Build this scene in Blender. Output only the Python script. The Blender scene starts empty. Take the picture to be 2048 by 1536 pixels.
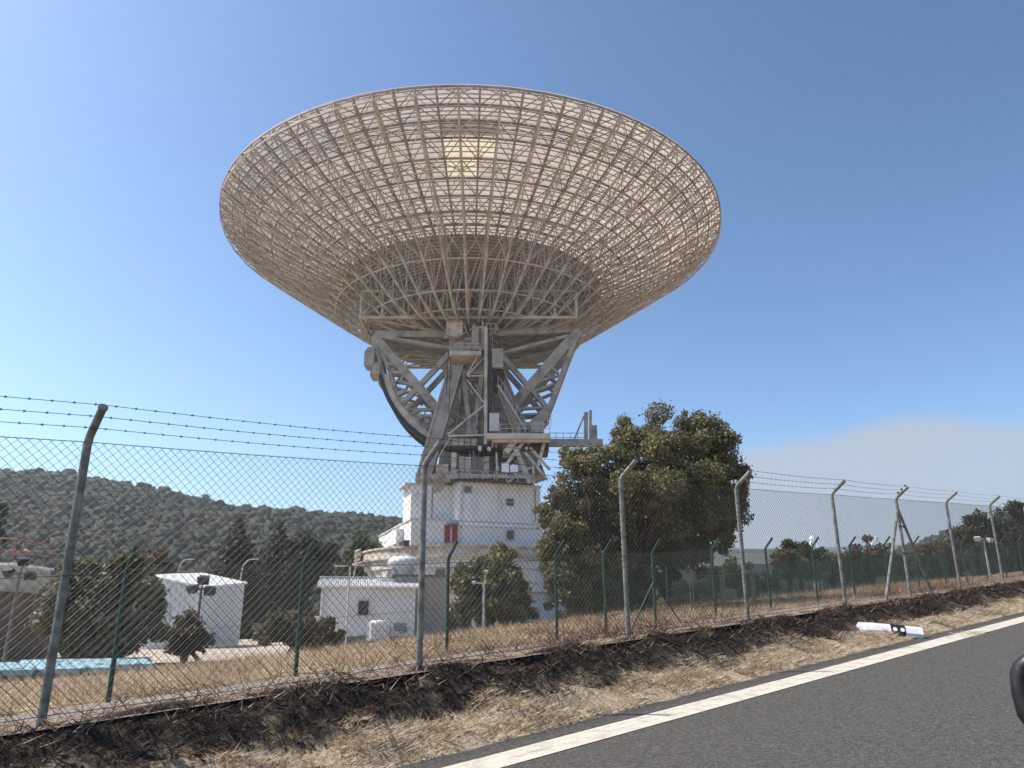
import bpy, math, random
import numpy as np
from mathutils import Vector, Matrix, noise
random.seed(7); rng = np.random.default_rng(7)
SC = bpy.context.scene
COL = SC.collection

# ------------------------------------------------------------------ camera, sky, sun, exposure
F = 1539.0; TH = math.atan(F/4950.0); C, S = math.cos(TH), math.sin(TH)
CAMZ = 1.25
cam = bpy.data.cameras.new('camera'); camo = bpy.data.objects.new('camera', cam); COL.objects.link(camo)
cam.sensor_width = 36.0; cam.lens = 36.0*F/2048.0
cam.clip_start = 0.05; cam.clip_end = 20000
camo.location = (0, 0, CAMZ); camo.rotation_euler = (math.pi/2+TH, 0, 0)
SC.camera = camo

SUN_AZ, SUN_EL = math.radians(-84), math.radians(50)      # azimuth from +Y towards +X
w = bpy.data.worlds.new('World'); SC.world = w; w.use_nodes = True
nt = w.node_tree; N = nt.nodes; L = nt.links; N.clear()
wo = N.new('ShaderNodeOutputWorld'); bg = N.new('ShaderNodeBackground'); bg.inputs['Strength'].default_value = 0.073
sky = N.new('ShaderNodeTexSky'); sky.sky_type = 'NISHITA'; sky.sun_disc = False
sky.sun_elevation = SUN_EL; sky.sun_rotation = SUN_AZ
sky.altitude = 800; sky.air_density = 1.0; sky.dust_density = 2.0; sky.ozone_density = 1.0
# a far bank of wildfire smoke over the horizon to the right, a shape in the sky by direction
def wm(op, a, b=None, c=None):
    n = N.new('ShaderNodeMath'); n.operation = op
    for i, v in enumerate((a, b, c)):
        if v is None: continue
        if isinstance(v, (int, float)): n.inputs[i].default_value = v
        else: L.new(v, n.inputs[i])
    return n.outputs[0]
tc = N.new('ShaderNodeTexCoord'); sp = N.new('ShaderNodeSeparateXYZ'); L.new(tc.outputs['Generated'], sp.inputs[0])
az = wm('ARCTAN2', sp.outputs[0], sp.outputs[1]); el = wm('ARCSINE', sp.outputs[2])
nz = N.new('ShaderNodeTexNoise'); nz.inputs['Scale'].default_value = 7.0; nz.inputs['Detail'].default_value = 5
L.new(tc.outputs['Generated'], nz.inputs['Vector'])
nv = wm('SUBTRACT', nz.outputs['Fac'], 0.5)
d = wm('MULTIPLY', wm('SUBTRACT', az, 0.475), 1.0)
hump = wm('MULTIPLY', wm('EXPONENT', wm('MULTIPLY', wm('MULTIPLY', d, d), -60.0)), 0.022)
top = wm('ADD', wm('ADD', 0.212, hump), wm('MULTIPLY', nv, 0.075))
m1 = wm('MULTIPLY', wm('SUBTRACT', top, el), 36.0)
left = wm('MULTIPLY', wm('SUBTRACT', az, 0.11), 7.0)
rightf = wm('MULTIPLY', wm('SUBTRACT', 1.35, az), 5.0)
def clamp01(x):
    n = N.new('ShaderNodeMapRange'); n.interpolation_type = 'SMOOTHSTEP'; L.new(x, n.inputs['Value']); return n.outputs[0]
mask = wm('MULTIPLY', wm('MULTIPLY', clamp01(m1), wm('MULTIPLY', clamp01(left), clamp01(rightf))), wm('ADD', .84, wm('MULTIPLY', nv, .5)))
mx = N.new('ShaderNodeMix'); mx.data_type = 'RGBA'; L.new(mask, mx.inputs[0])
hs = N.new('ShaderNodeHueSaturation'); hs.inputs['Saturation'].default_value = 1.03; hs.inputs['Hue'].default_value = .491; L.new(sky.outputs[0], hs.inputs['Color'])
gm = N.new('ShaderNodeGamma'); gm.inputs['Gamma'].default_value = 1.4; L.new(hs.outputs[0], gm.inputs[0])
L.new(gm.outputs[0], mx.inputs[6]); mx.inputs[7].default_value = (4.6, 5.15, 5.95, 1)
L.new(mx.outputs[2], bg.inputs['Color']); L.new(bg.outputs[0], wo.inputs[0])

sl = bpy.data.lights.new('sun', 'SUN'); sl.energy = 4.3; sl.angle = math.radians(0.6); sl.color = (1.0, 0.92, 0.80)
so = bpy.data.objects.new('sun', sl); COL.objects.link(so)
sd = Vector((math.sin(SUN_AZ)*math.cos(SUN_EL), math.cos(SUN_AZ)*math.cos(SUN_EL), math.sin(SUN_EL)))
so.rotation_euler = sd.to_track_quat('Z', 'Y').to_euler(); so.location = sd*300
vs = SC.view_settings; vs.view_transform = 'Standard'; vs.look = 'None'; vs.gamma = 1; vs.exposure = 0.62; vs.use_curve_mapping = False

# ------------------------------------------------------------------ helpers
def ray(x, y):
    a = x-1024; b = 768-y
    return (a, -b*S+F*C, b*C+F*S)
U = Vector((0.73264, 0.68062, 0)); NV = Vector((-0.68062, 0.73264, 0)); SL = 0.07694
def aty(x, y, Y):                                   # the point on a pixel's ray at depth Y
    r = ray(x, y); t = Y/r[1]; return Vector((r[0]*t, Y, r[2]*t+CAMZ))
def onp(x, y, p):
    r = ray(x, y); t = p/(r[0]*NV.x+r[1]*NV.y); return Vector((r[0]*t, r[1]*t, r[2]*t+CAMZ))
def ps(p, s, z=0.0): v = NV*p+U*s; return Vector((v.x, v.y, z))
GP = [-60, 4.97, 5.2, 5.5, 5.62, 5.75, 5.92, 6.02, 6.12, 6.45, 12.2]
GV = [0, 0, .06, .14, .18, .25, .35, .43, .47, .48, -.10]
ZX = [-400, -60, -30, -8, -1, 5, 20, 40, 60, 120, 400]; ZV = [-6, -1.2, -.3, .02, .85, 1.6, 3.05, 4.75, 6, 8, 10]
def sstep(a, b, x):
    t = min(1, max(0, (x-a)/(b-a))); return t*t*(3-2*t)
def zg(x, y):                                       # height of the ground
    p = x*NV.x+y*NV.y; s = x*U.x+y*U.y
    s2 = s if abs(s) < 70 else math.copysign(70+(abs(s)-70)*.3, s)
    a = float(np.interp(min(p, 12.2), GP, GV))+SL*s2
    if p <= 12.2: return a
    t = sstep(12.2, 25, p)
    return a*(1-t)+float(np.interp(x, ZX, ZV))*t

def new_obj(name, me, mat=None, parent=None, label=None, cat=None, group=None, kind=None):
    o = bpy.data.objects.new(name, me); COL.objects.link(o)
    if mat is not None and me is not None and not me.materials: me.materials.append(mat)
    if parent is not None: o.parent = parent
    if label: o['label'] = label
    if cat: o['category'] = cat
    if group: o['group'] = group
    if kind: o['kind'] = kind
    return o
def thing(name, loc, label, cat, group=None, rz=0):
    o = bpy.data.objects.new(name, None); COL.objects.link(o); o.location = loc; o.rotation_euler[2] = rz
    o.empty_display_size = .2
    o['label'] = label; o['category'] = cat
    if group: o['group'] = group
    return o

class MB:
    def __init__(s): s.v = []; s.f = []
    def add(s, vs, fs):
        k = len(s.v); s.v += [tuple(q) for q in vs]; s.f += [tuple(i+k for i in f) for f in fs]; return s
    def box(s, c, d, R=None):
        c = Vector(c); vs = []
        for i in range(8):
            q = Vector(((i & 1)-.5, (i >> 1 & 1)-.5, (i >> 2 & 1)-.5)); q = Vector((q.x*d[0], q.y*d[1], q.z*d[2]))
            vs.append((R @ q if R else q)+c)
        return s.add(vs, [(0, 2, 3, 1), (4, 5, 7, 6), (0, 1, 5, 4), (2, 6, 7, 3), (0, 4, 6, 2), (1, 3, 7, 5)])
    def beam(s, a, b, w, h=None, up=(0, 0, 1)):
        a = Vector(a); b = Vector(b); h = h or w; dz = b-a
        if dz.length < 1e-6: return s
        dz.normalize(); upv = Vector(up)
        if abs(dz.dot(upv)) > .98: upv = Vector((1, 0, 0)) if abs(dz.x) < .9 else Vector((0, 1, 0))
        x = dz.cross(upv).normalized(); y = x.cross(dz)
        vs = []
        for e in (a, b):
            for i, j in ((-1, -1), (1, -1), (1, 1), (-1, 1)): vs.append(e+x*(i*w/2)+y*(j*h/2))
        return s.add(vs, [(0, 1, 5, 4), (1, 2, 6, 5), (2, 3, 7, 6), (3, 0, 4, 7), (3, 2, 1, 0), (4, 5, 6, 7)])
    def tube(s, pts, rad, n=6, cap=True):
        pts = [Vector(p) for p in pts]; rads = rad if isinstance(rad, (list, tuple)) else [rad]*len(pts)
        vs = []; fs = []; ref = None
        for i, p in enumerate(pts):
            t = (pts[min(i+1, len(pts)-1)]-pts[max(i-1, 0)]).normalized()
            if ref is None: ref = t.cross(Vector((0, 0, 1)) if abs(t.z) < .9 else Vector((1, 0, 0)))
            x = (ref-t*ref.dot(t)).normalized(); y = t.cross(x); ref = x
            for k in range(n):
                a = 2*math.pi*k/n; vs.append(p+(x*math.cos(a)+y*math.sin(a))*rads[i])
        for i in range(len(pts)-1):
            for k in range(n): fs.append((i*n+k, i*n+(k+1) % n, (i+1)*n+(k+1) % n, (i+1)*n+k))
        if cap: fs.append(tuple(range(n))[::-1]); fs.append(tuple((len(pts)-1)*n+k for k in range(n)))
        return s.add(vs, fs)
    def lathe(s, prof, n=24, c=(0, 0, 0), a0=0, a1=2*math.pi):
        full = abs(a1-a0-2*math.pi) < 1e-6; m = n if full else n+1; vs = []
        for r, z in prof:
            for k in range(m):
                a = a0+(a1-a0)*k/n; vs.append((c[0]+r*math.cos(a), c[1]+r*math.sin(a), c[2]+z))
        fs = []
        for i in range(len(prof)-1):
            for k in range(n): j = (k+1) % m; fs.append((i*m+k, i*m+j, (i+1)*m+j, (i+1)*m+k))
        return s.add(vs, fs)
    def prism(s, poly, z0, z1):
        n = len(poly); vs = [(p[0], p[1], z0) for p in poly]+[(p[0], p[1], z1) for p in poly]
        return s.add(vs, [tuple(range(n))[::-1], tuple(range(n, 2*n))]+[(i, (i+1) % n, n+(i+1) % n, n+i) for i in range(n)])
    def mesh(s, name='m', smooth=False, mat=None):
        me = bpy.data.meshes.new(name); me.from_pydata(s.v, [], s.f); me.update()
        if smooth: me.polygons.foreach_set('use_smooth', [True]*len(me.polygons))
        if mat: me.materials.append(mat)
        return me
    def obj(s, name, mat, parent=None, smooth=False, **k):
        return new_obj(name, s.mesh(name, smooth), mat, parent, **k)

def mesh_np(name, v, f, smooth=False):               # v (n,3), f (m,k) arrays
    me = bpy.data.meshes.new(name); k = f.shape[1]
    me.vertices.add(len(v)); me.vertices.foreach_set('co', v.astype(np.float32).ravel())
    me.loops.add(f.size); me.loops.foreach_set('vertex_index', f.astype(np.int32).ravel())
    me.polygons.add(len(f)); me.polygons.foreach_set('loop_start', np.arange(0, f.size, k, dtype=np.int32))
    if smooth: me.polygons.foreach_set('use_smooth', np.ones(len(f), dtype=bool))
    me.update(calc_edges=True); me.validate(); return me

# ------------------------------------------------------------------ materials
def mat(name, cols, scale=4.0, rough=.8, bump=0.0, bscale=None, detail=6, metal=0.0, trans=0.0, spec=.3, stretch=None, spots=None, lo=.35, hi=.65, alpha_open=0.0):
    m = bpy.data.materials.new(name); m.use_nodes = True; t = m.node_tree; n = t.nodes; l = t.links
    b = n['Principled BSDF']; b.inputs['Roughness'].default_value = rough; b.inputs['Metallic'].default_value = metal
    b.inputs['Specular IOR Level'].default_value = spec
    tcn = n.new('ShaderNodeTexCoord'); src = tcn.outputs['Object']
    if stretch:
        mp = n.new('ShaderNodeMapping'); mp.inputs['Scale'].default_value = stretch; l.new(src, mp.inputs[0]); src = mp.outputs[0]
    no = n.new('ShaderNodeTexNoise'); no.inputs['Scale'].default_value = scale; no.inputs['Detail'].default_value = detail; no.inputs['Roughness'].default_value = .65
    l.new(src, no.inputs['Vector'])
    r = n.new('ShaderNodeValToRGB'); e = r.color_ramp.elements
    cols = [c if len(c) == 4 else (*c, 1) for c in cols]
    e[0].position = lo; e[0].color = cols[0]; e[1].position = hi; e[1].color = cols[-1]
    for i, c in enumerate(cols[1:-1]):
        q = e.new(lo+(hi-lo)*(i+1)/(len(cols)-1)); q.color = c
    l.new(no.outputs['Fac'], r.inputs[0]); colout = r.outputs[0]
    if spots:                                          # (colour, scale, threshold): specks with a shape of their own
        n2 = n.new('ShaderNodeTexNoise'); n2.inputs['Scale'].default_value = spots[1]; n2.inputs['Detail'].default_value = 3
        l.new(src, n2.inputs['Vector'])
        mr = n.new('ShaderNodeMapRange'); mr.inputs[1].default_value = spots[2]; mr.inputs[2].default_value = spots[2]+.06; l.new(n2.outputs['Fac'], mr.inputs[0])
        mm = n.new('ShaderNodeMix'); mm.data_type = 'RGBA'; l.new(mr.outputs[0], mm.inputs[0]); l.new(colout, mm.inputs[6]); mm.inputs[7].default_value = (*spots[0], 1)
        colout = mm.outputs[2]
    l.new(colout, b.inputs['Base Color'])
    if bump:
        n3 = n.new('ShaderNodeTexNoise'); n3.inputs['Scale'].default_value = bscale or scale*3; n3.inputs['Detail'].default_value = 6; l.new(src, n3.inputs['Vector'])
        bp = n.new('ShaderNodeBump'); bp.inputs['Strength'].default_value = bump; bp.inputs['Distance'].default_value = .05
        l.new(n3.outputs['Fac'], bp.inputs['Height']); l.new(bp.outputs[0], b.inputs['Normal'])
    out = n['Material Output']; sh = b.outputs[0]
    if trans:
        tr = n.new('ShaderNodeBsdfTranslucent'); l.new(colout, tr.inputs['Color']); ms = n.new('ShaderNodeMixShader'); ms.inputs[0].default_value = trans
        l.new(sh, ms.inputs[1]); l.new(tr.outputs[0], ms.inputs[2]); sh = ms.outputs[0]
    if alpha_open:
        tp = n.new('ShaderNodeBsdfTransparent'); ms = n.new('ShaderNodeMixShader'); ms.inputs[0].default_value = alpha_open
        l.new(sh, ms.inputs[1]); l.new(tp.outputs[0], ms.inputs[2]); sh = ms.outputs[0]
    l.new(sh, out.inputs['Surface']); return m
M = {}
M['steel'] = mat('cream_painted_steel', [(.33, .285, .235), (.48, .43, .37), (.56, .51, .455)], .5, .6, spec=.3)
M['steel_dark'] = mat('brown_grey_steel', [(.21, .17, .13), (.31, .26, .205), (.38, .325, .265)], .6, .65)
M['steel_grey'] = mat('weathered_grey_steel', [(.22, .20, .175), (.36, .335, .30), (.43, .405, .37)], .8, .6)
M['dark'] = mat('dark_steel', [(.02, .02, .02), (.06, .055, .05)], 2, .5)
M['perf'] = mat('perforated_white_panel', [(.74, .68, .60), (.88, .82, .74)], .35, .55, alpha_open=.19, trans=.44)
M['cream'] = mat('sun_glow_panel', [(.86, .79, .63), (.92, .86, .71)], .8, .55, alpha_open=.16, trans=.62)  # tint and extra translucency imitate a glow of sunlight on the dish
M['cream2'] = mat('sun_glow_panel_dark', [(.56, .48, .39), (.66, .58, .48)], .8, .6, alpha_open=.12, trans=.35)  # darker upper row of the same painted sunlight patch
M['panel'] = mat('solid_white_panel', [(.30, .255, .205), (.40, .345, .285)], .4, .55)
M['rust'] = mat('rusty_steel', [(.55, .51, .46), (.46, .36, .28), (.26, .12, .07)], 1.2, .8, lo=.42, hi=.72)
M['white'] = mat('white_render', [(.66, .64, .62), (.78, .77, .76)], .9, .8, bump=.15, bscale=14, spots=((.42, .36, .30), .7, .66))
M['white2'] = mat('white_sheet_metal', [(.60, .60, .61), (.74, .75, .76), (.78, .79, .81)], .8, .55, stretch=(1, 1, .22), spots=((.50, .46, .41), 1.1, .70), lo=.28, hi=.6)
M['stain'] = mat('stained_white_concrete', [(.40, .33, .27), (.64, .60, .55), (.74, .71, .68)], .55, .85, bump=.2, bscale=6, stretch=(1, 1, .35), lo=.32, hi=.55)
M['red'] = mat('red_door_paint', [(.25, .03, .02), (.34, .05, .035)], 2, .5)
M['orange'] = mat('orange_door_paint', [(.45, .12, .04), (.55, .17, .06)], 2, .5)
M['glass'] = mat('dark_window_glass', [(.012, .014, .016), (.03, .034, .04)], 3, .12, spec=.6)
M['louvre'] = mat('grey_louvre', [(.13, .12, .10), (.2, .19, .17)], 8, .7)
M['galv'] = mat('galvanised_post', [(.10, .10, .085), (.19, .19, .165), (.28, .275, .245)], 9, .6, bump=.1, bscale=60, spots=((.20, .12, .06), 22, .70))
M['green'] = mat('green_post_paint', [(.012, .05, .035), (.03, .085, .065)], 7, .5, spots=((.20, .18, .14), 25, .70))
M['wire'] = mat('dull_fence_wire', [(.04, .036, .03), (.10, .09, .08)], 3, .6)
M['wireg'] = mat('green_fence_wire', [(.025, .05, .04), (.06, .085, .07)], 3, .6)
M['net'] = mat('green_shade_net', [(.012, .05, .045), (.03, .085, .075)], 1.5, .9, alpha_open=.30, trans=.2)
M['asphalt'] = mat('asphalt', [(.050, .047, .042), (.082, .077, .069), (.13, .122, .11)], 30, .85, bump=.6, bscale=90, spots=((.17, .16, .15), 48, .63))
M['asphalt2'] = mat('asphalt_edge', [(.034, .033, .034), (.060, .057, .055)], 5, .9, bump=.5, bscale=120, spots=((.20, .18, .15), 60, .66))
M['paint'] = mat('white_road_paint', [(.40, .37, .31), (.54, .50, .42), (.58, .54, .46)], 6, .8, bump=.3, bscale=100, spots=((.16, .14, .12), 34, .665))
M['path'] = mat('pale_concrete_path', [(.17, .14, .12), (.25, .21, .185)], 1.5, .9, bump=.2, bscale=20, spots=((.16, .11, .07), 5, .60))
M['concrete'] = mat('concrete', [(.34, .32, .28), (.46, .43, .38)], 3, .9, bump=.3, bscale=15)
M['yard'] = mat('sunlit_yard_gravel', [(.38, .32, .26), (.50, .43, .36)], .5, .95, bump=.3, bscale=10)
M['straw'] = mat('dry_straw', [(.24, .15, .085), (.45, .33, .21), (.62, .52, .37)], .9, .9, trans=.25)
M['straw2'] = mat('pale_straw', [(.40, .29, .19), (.62, .51, .37), (.72, .63, .50)], 2.5, .9, trans=.25)
M['twig'] = mat('dry_bramble_twigs', [(.05, .028, .020), (.12, .066, .045), (.20, .12, .085)], 3, .9)
M['root'] = mat('pale_dead_branch', [(.17, .11, .075), (.30, .21, .15)], 9, .9)
M['char'] = mat('charred_stems', [(.016, .013, .011), (.05, .04, .033)], 5, .95)
M['stone'] = mat('pale_stones', [(.36, .32, .26), (.55, .51, .45)], 6, .9)
M['bark'] = mat('oak_bark', [(.035, .028, .022), (.10, .08, .06)], 6, .95, bump=.6, bscale=20, stretch=(1, 1, .3))
M['oak'] = mat('holm_oak_leaves', [(.08, .084, .038), (.17, .16, .075), (.32, .28, .15)], 2.6, .5, trans=.28, lo=.3, hi=.72)
M['oak2'] = mat('grey_green_leaves', [(.09, .10, .056), (.18, .18, .105), (.34, .31, .21)], 2.4, .5, trans=.28, lo=.3, hi=.72)
M['olivebush'] = mat('olive_brown_leaves', [(.06, .048, .028), (.13, .10, .058), (.22, .17, .10)], 1.6, .65, trans=.28, lo=.3, hi=.72)
M['rustbush'] = mat('rust_orange_leaves', [(.10, .068, .028), (.20, .135, .06)], 1.3, .7, trans=.25)
M['pine'] = mat('dark_conifer_needles', [(.022, .034, .022), (.05, .066, .040), (.085, .10, .058)], .8, .6, trans=.15)
M['green_leaf'] = mat('fresh_green_leaves', [(.028, .055, .012), (.065, .10, .028)], .9, .6, trans=.25)
M['wood'] = mat('hill_woodland', [(.014, .020, .011), (.030, .038, .020), (.064, .062, .036)], .03, .9, bump=1.0, bscale=1.3, lo=.3, hi=.7)
M['farhill'] = mat('far_hills', [(.05, .06, .035), (.10, .10, .06)], .01, .95)
M['black'] = mat('black_plastic', [(.010, .010, .011), (.016, .016, .017)], 8, .38, spec=.5)
M['whiteplastic'] = mat('white_plastic', [(.70, .70, .70), (.80, .80, .80)], 5, .45)
M['blackfilm'] = mat('black_reflective_film', [(.012, .012, .013), (.018, .018, .019)], 8, .5)
M['blueslab'] = mat('pale_blue_painted_slab', [(.24, .42, .48), (.34, .54, .60)], 2, .8, spots=((.10, .12, .12), 6, .55))  # dark spots are dappled leaf shade put into the slab colour
M['brick'] = mat('brown_render_wall', [(.13, .085, .065), (.21, .15, .12)], 2, .9)
M['maroon'] = mat('maroon_door', [(.07, .012, .014), (.12, .022, .024)], 3, .6)
M['redrail'] = mat('red_pipe_rail', [(.24, .06, .06), (.34, .12, .11)], 4, .5)
M['lamp'] = mat('pale_lamp_metal', [(.45, .46, .46), (.58, .58, .57)], 3, .5)
M['corr'] = mat('grey_corrugated_roof', [(.42, .43, .45), (.56, .57, .58)], 1.5, .55)

# ground: burnt bank, straw verge, dry grass, by position along and across the fence line
def ground_mat():
    m = bpy.data.materials.new('dry_ground'); m.use_nodes = True; t = m.node_tree; n = t.nodes; l = t.links; b = n['Principled BSDF']
    b.inputs['Roughness'].default_value = .95; b.inputs['Specular IOR Level'].default_value = .15
    g = n.new('ShaderNodeTexCoord'); s_ = n.new('ShaderNodeSeparateXYZ'); l.new(g.outputs['Object'], s_.inputs[0])
    def ma(op, a, b_=None):
        q = n.new('ShaderNodeMath'); q.operation = op
        for i, v in enumerate((a, b_)):
            if v is None: continue
            if isinstance(v, (int, float)): q.inputs[i].default_value = v
            else: l.new(v, q.inputs[i])
        return q.outputs[0]
    def noi(sc, det=6):
        q = n.new('ShaderNodeTexNoise'); q.inputs['Scale'].default_value = sc; q.inputs['Detail'].default_value = det; q.inputs['Roughness'].default_value = .7
        l.new(g.outputs['Object'], q.inputs['Vector']); return q.outputs['Fac']
    def ramp(f, cs):
        r = n.new('ShaderNodeValToRGB'); e = r.color_ramp.elements; e[0].position = .3; e[1].position = .7
        e[0].color = (*cs[0], 1); e[1].color = (*cs[-1], 1)
        for i, c in enumerate(cs[1:-1]): q = e.new(.3+.4*(i+1)/(len(cs)-1)); q.color = (*c, 1)
        l.new(f, r.inputs[0]); return r.outputs[0]
    def mix(f, a, c):
        q = n.new('ShaderNodeMix'); q.data_type = 'RGBA'; l.new(f, q.inputs[0]); l.new(a, q.inputs[6]); l.new(c, q.inputs[7]); return q.outputs[2]
    def mr(f, a, c):
        q = n.new('ShaderNodeMapRange'); q.interpolation_type = 'SMOOTHSTEP'; l.new(f, q.inputs[0]); q.inputs[1].default_value = a; q.inputs[2].default_value = c; return q.outputs[0]
    p = ma('ADD', ma('MULTIPLY', s_.outputs[0], NV.x), ma('MULTIPLY', s_.outputs[1], NV.y))
    pn = ma('ADD', p, ma('MULTIPLY', ma('SUBTRACT', noi(1.3, 6), .5), 1.7))
    gravel = ramp(noi(26), [(.18, .125, .075), (.44, .34, .23), (.62, .54, .43)])
    burnt = ramp(noi(14), [(.014, .011, .010), (.036, .028, .024), (.10, .075, .055)])
    grass = ramp(noi(3.2), [(.15, .095, .055), (.33, .235, .145), (.50, .40, .28)])
    far = ramp(noi(.06), [(.12, .10, .05), (.28, .21, .11), (.36, .28, .16)])
    litter = ramp(noi(19), [(.07, .045, .028), (.20, .14, .085), (.36, .27, .17)])
    burnt = mix(mr(noi(2.6, 8), .56, .66), burnt, litter)
    c = mix(mr(pn, 5.40, 5.80), gravel, burnt)
    c = mix(mr(pn, 6.22, 6.45), c, grass)
    c = mix(mr(p, 45, 90), c, far)
    l.new(c, b.inputs['Base Color'])
    bp = n.new('ShaderNodeBump'); bp.inputs['Strength'].default_value = .8; bp.inputs['Distance'].default_value = .05; l.new(noi(22), bp.inputs['Height']); l.new(bp.outputs[0], b.inputs['Normal'])
    return m
M['ground'] = ground_mat()

# ------------------------------------------------------------------ ground, road, path, hills
def axis(vals):
    out = []
    for a, b, st in vals: out += list(np.arange(a, b, st))
    return out+[vals[-1][1]]
PA = axis([(-900, -100, 200), (-100, -10, 15), (-10, 4.6, 2.4), (4.6, 6.7, .07), (6.7, 13, .5), (13, 40, 1.5), (40, 160, 6), (160, 700, 30), (700, 3600, 200)])
SA = axis([(-2400, -300, 150), (-300, -60, 15), (-60, -4, 2), (-4, 26, .16), (26, 70, 1), (70, 300, 10), (300, 3600, 150)])
vs_ = []; fs_ = []
for p in PA:
    for s in SA:
        q = ps(p, s); z = zg(q.x, q.y)
        if p < 4.93: z -= .03
        if 5.05 < p < 6.45 and -5 < s < 30:
            k = 1.0 if p < 5.95 else .25
            z += k*(.10*noise.noise(Vector((p*2.2, s*1.5, 0)))+.06*noise.noise(Vector((p*6, s*5, 3))))
            if 5.6 < p < 6.15: z += .10*noise.noise(Vector((s*1.3, 7, 0)))
        elif p > 12.4 and p < 60: z += .07*noise.noise(Vector((q.x*.7, q.y*.7, 5)))
        vs_.append((q.x, q.y, z))
ns = len(SA)
fs_ = [(i*ns+j, (i+1)*ns+j, (i+1)*ns+j+1, i*ns+j+1) for i in range(len(PA)-1) for j in range(ns-1)]
g_ = mesh_np('ground', np.array(vs_), np.array(fs_)[:, ::-1], True)
new_obj('ground', g_, M['ground'], kind='structure')

def strip(p0, p1, s0, s1, n, dz, jit=0.0, m=1):
    b = MB(); vs = []; fs = []
    for i in range(n+1):
        s = s0+(s1-s0)*i/n
        for k in range(m+1):
            p = p0+(p1-p0)*k/m
            if k == m and jit: p += jit*noise.noise(Vector((s*2.3, 1, 0)))+jit*.6*noise.noise(Vector((s*9, 4, 0)))
            q = ps(p, s); vs.append((q.x, q.y, zg(*ps(min(p, 4.9) if p < 5.4 else p, s).xy)+dz))
    for i in range(n):
        for k in range(m): a = i*(m+1)+k; fs.append((a, a+m+1, a+m+2, a+1))
    b.add(vs, fs); return b
road = strip(-3.6, 4.98, -70, 70, 700, .004, .09, 4).obj('road', M['asphalt'], kind='structure')
strip(4.30, 4.655, -70, 70, 700, .009, .012).obj('edge_line', M['paint'], road)
strip(6.08, 11.95, -30, 60, 300, .02, .15, 9).obj('path', M['path'], kind='structure')
yx = np.linspace(0, 1, 24); yv = []
YL = [(25.5, -46, -10.5), (27, -46, -8.2), (30, -46, -7.0), (36, -46, -6.2), (40, -46, -3.2), (50, -46, -3), (60, -46, -4), (72, -46, -8)]
for y, xa, xb in YL:
    for t in yx: x = xa+(xb-xa)*t; yv.append((x, y, zg(x, y)+.10))
yard = mesh_np('gravel_yard', np.array(yv), np.array([(j*24+i, j*24+i+1, (j+1)*24+i+1, (j+1)*24+i) for j in range(len(YL)-1) for i in range(23)]))
new_obj('gravel_yard', yard, M['yard'], kind='structure')

def hill(name, prof, Y, base, ny, mt, drop=0.0, nx=80):
    xs = np.linspace(prof[0][0], prof[-1][0], nx); vs = []; H = []
    for px in xs:
        py = float(np.interp(px, [a for a, _ in prof], [b for _, b in prof])); H.append(aty(px, py, Y))
    for j in range(ny+1):
        t = j/ny
        for q in H:
            k = base+(1-base)*t; z = (q.z-drop-2)*(t*t*(3-2*t))*.55+(q.z-drop-2)*t*.45+2
            x = q.x*k; y = Y*k
            z += t*(1-t)*18*noise.noise(Vector((x*.006, y*.006, 0)))
            vs.append((x, y, z))
    for q in H: vs.append((q.x*1.3, Y*1.3, q.z*.3))
    fs = [(j*nx+i, j*nx+i+1, (j+1)*nx+i+1, (j+1)*nx+i) for j in range(ny+1) for i in range(nx-1)]
    me = mesh_np(name, np.array(vs), np.array(fs), True)
    return new_obj(name, me, mt, kind='structure'), np.array(vs).reshape(ny+2, nx, 3)
HP = [(-900, 900), (-400, 930), (0, 952), (60, 948), (160, 960), (260, 973), (350, 990), (420, 1010), (490, 1023), (600, 1028), (700, 1036), (770, 1040), (900, 1050), (1050, 1075), (1200, 1120), (1350, 1170), (1500, 1222)]
hl, HV = hill('wooded_hill', [(a_, b_+5) for a_, b_ in HP], 430, .38, 24, M['ground'])
hr, HV2 = hill('grey_hill', [(1560, 1170), (1700, 1145), (1780, 1114), (1835, 1094), (1905, 1068), (2000, 1052), (2200, 1040), (2700, 1030)], 620, .5, 14, M['ground'])
hill('far_blue_hills', [(1150, 1120), (1300, 1088), (1400, 1084), (1440, 1087), (1480, 1097), (1560, 1098), (1650, 1100), (1800, 1110), (2100, 1120)], 1500, .6, 6, M['farhill'])

def ico(sub=1):
    bm = __import__('bmesh').new(); __import__('bmesh').ops.create_icosphere(bm, subdivisions=sub, radius=1)
    v = np.array([q.co[:] for q in bm.verts]); f = np.array([[x.index for x in q.verts] for q in bm.faces]); bm.free(); return v, f
IV, IF = ico(2)
def blobs(name, P, R, mt, **k):
    n = len(P); m = len(IV)
    sc = (R[:, None]*rng.uniform(.8, 1.2, (n, 3)))*np.array([1, 1, .85])
    nzv = rng.uniform(.55, 1.35, (n, m, 1))
    V = IV[None]*nzv*sc[:, None, :]+P[:, None, :]
    Fa = IF[None]+(np.arange(n)*m)[:, None, None]
    return new_obj(name, mesh_np(name, V.reshape(-1, 3), Fa.reshape(-1, 3), True), mt, **k)
def on_hill(V, n, tmin=0.0, xr=(0, 1)):
    a = rng.uniform(tmin, 1, n)**.75*(V.shape[0]-2.01); b = rng.uniform(*xr, n)*(V.shape[1]-1.01)
    i = a.astype(int); j = b.astype(int); u_ = (a-i)[:, None]; v_ = (b-j)[:, None]
    return V[i, j]*(1-u_)*(1-v_)+V[i+1, j]*u_*(1-v_)+V[i, j+1]*(1-u_)*v_+V[i+1, j+1]*u_*v_
P = on_hill(HV, 16000, xr=(.28, .97)); keep = np.array([noise.noise(Vector(q*.03)) > -.45 or q[1] > 230 for q in P]); P = P[keep]
R = .7+rng.gamma(2.0, .36, len(P)); P[:, 2] += R*.5
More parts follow.
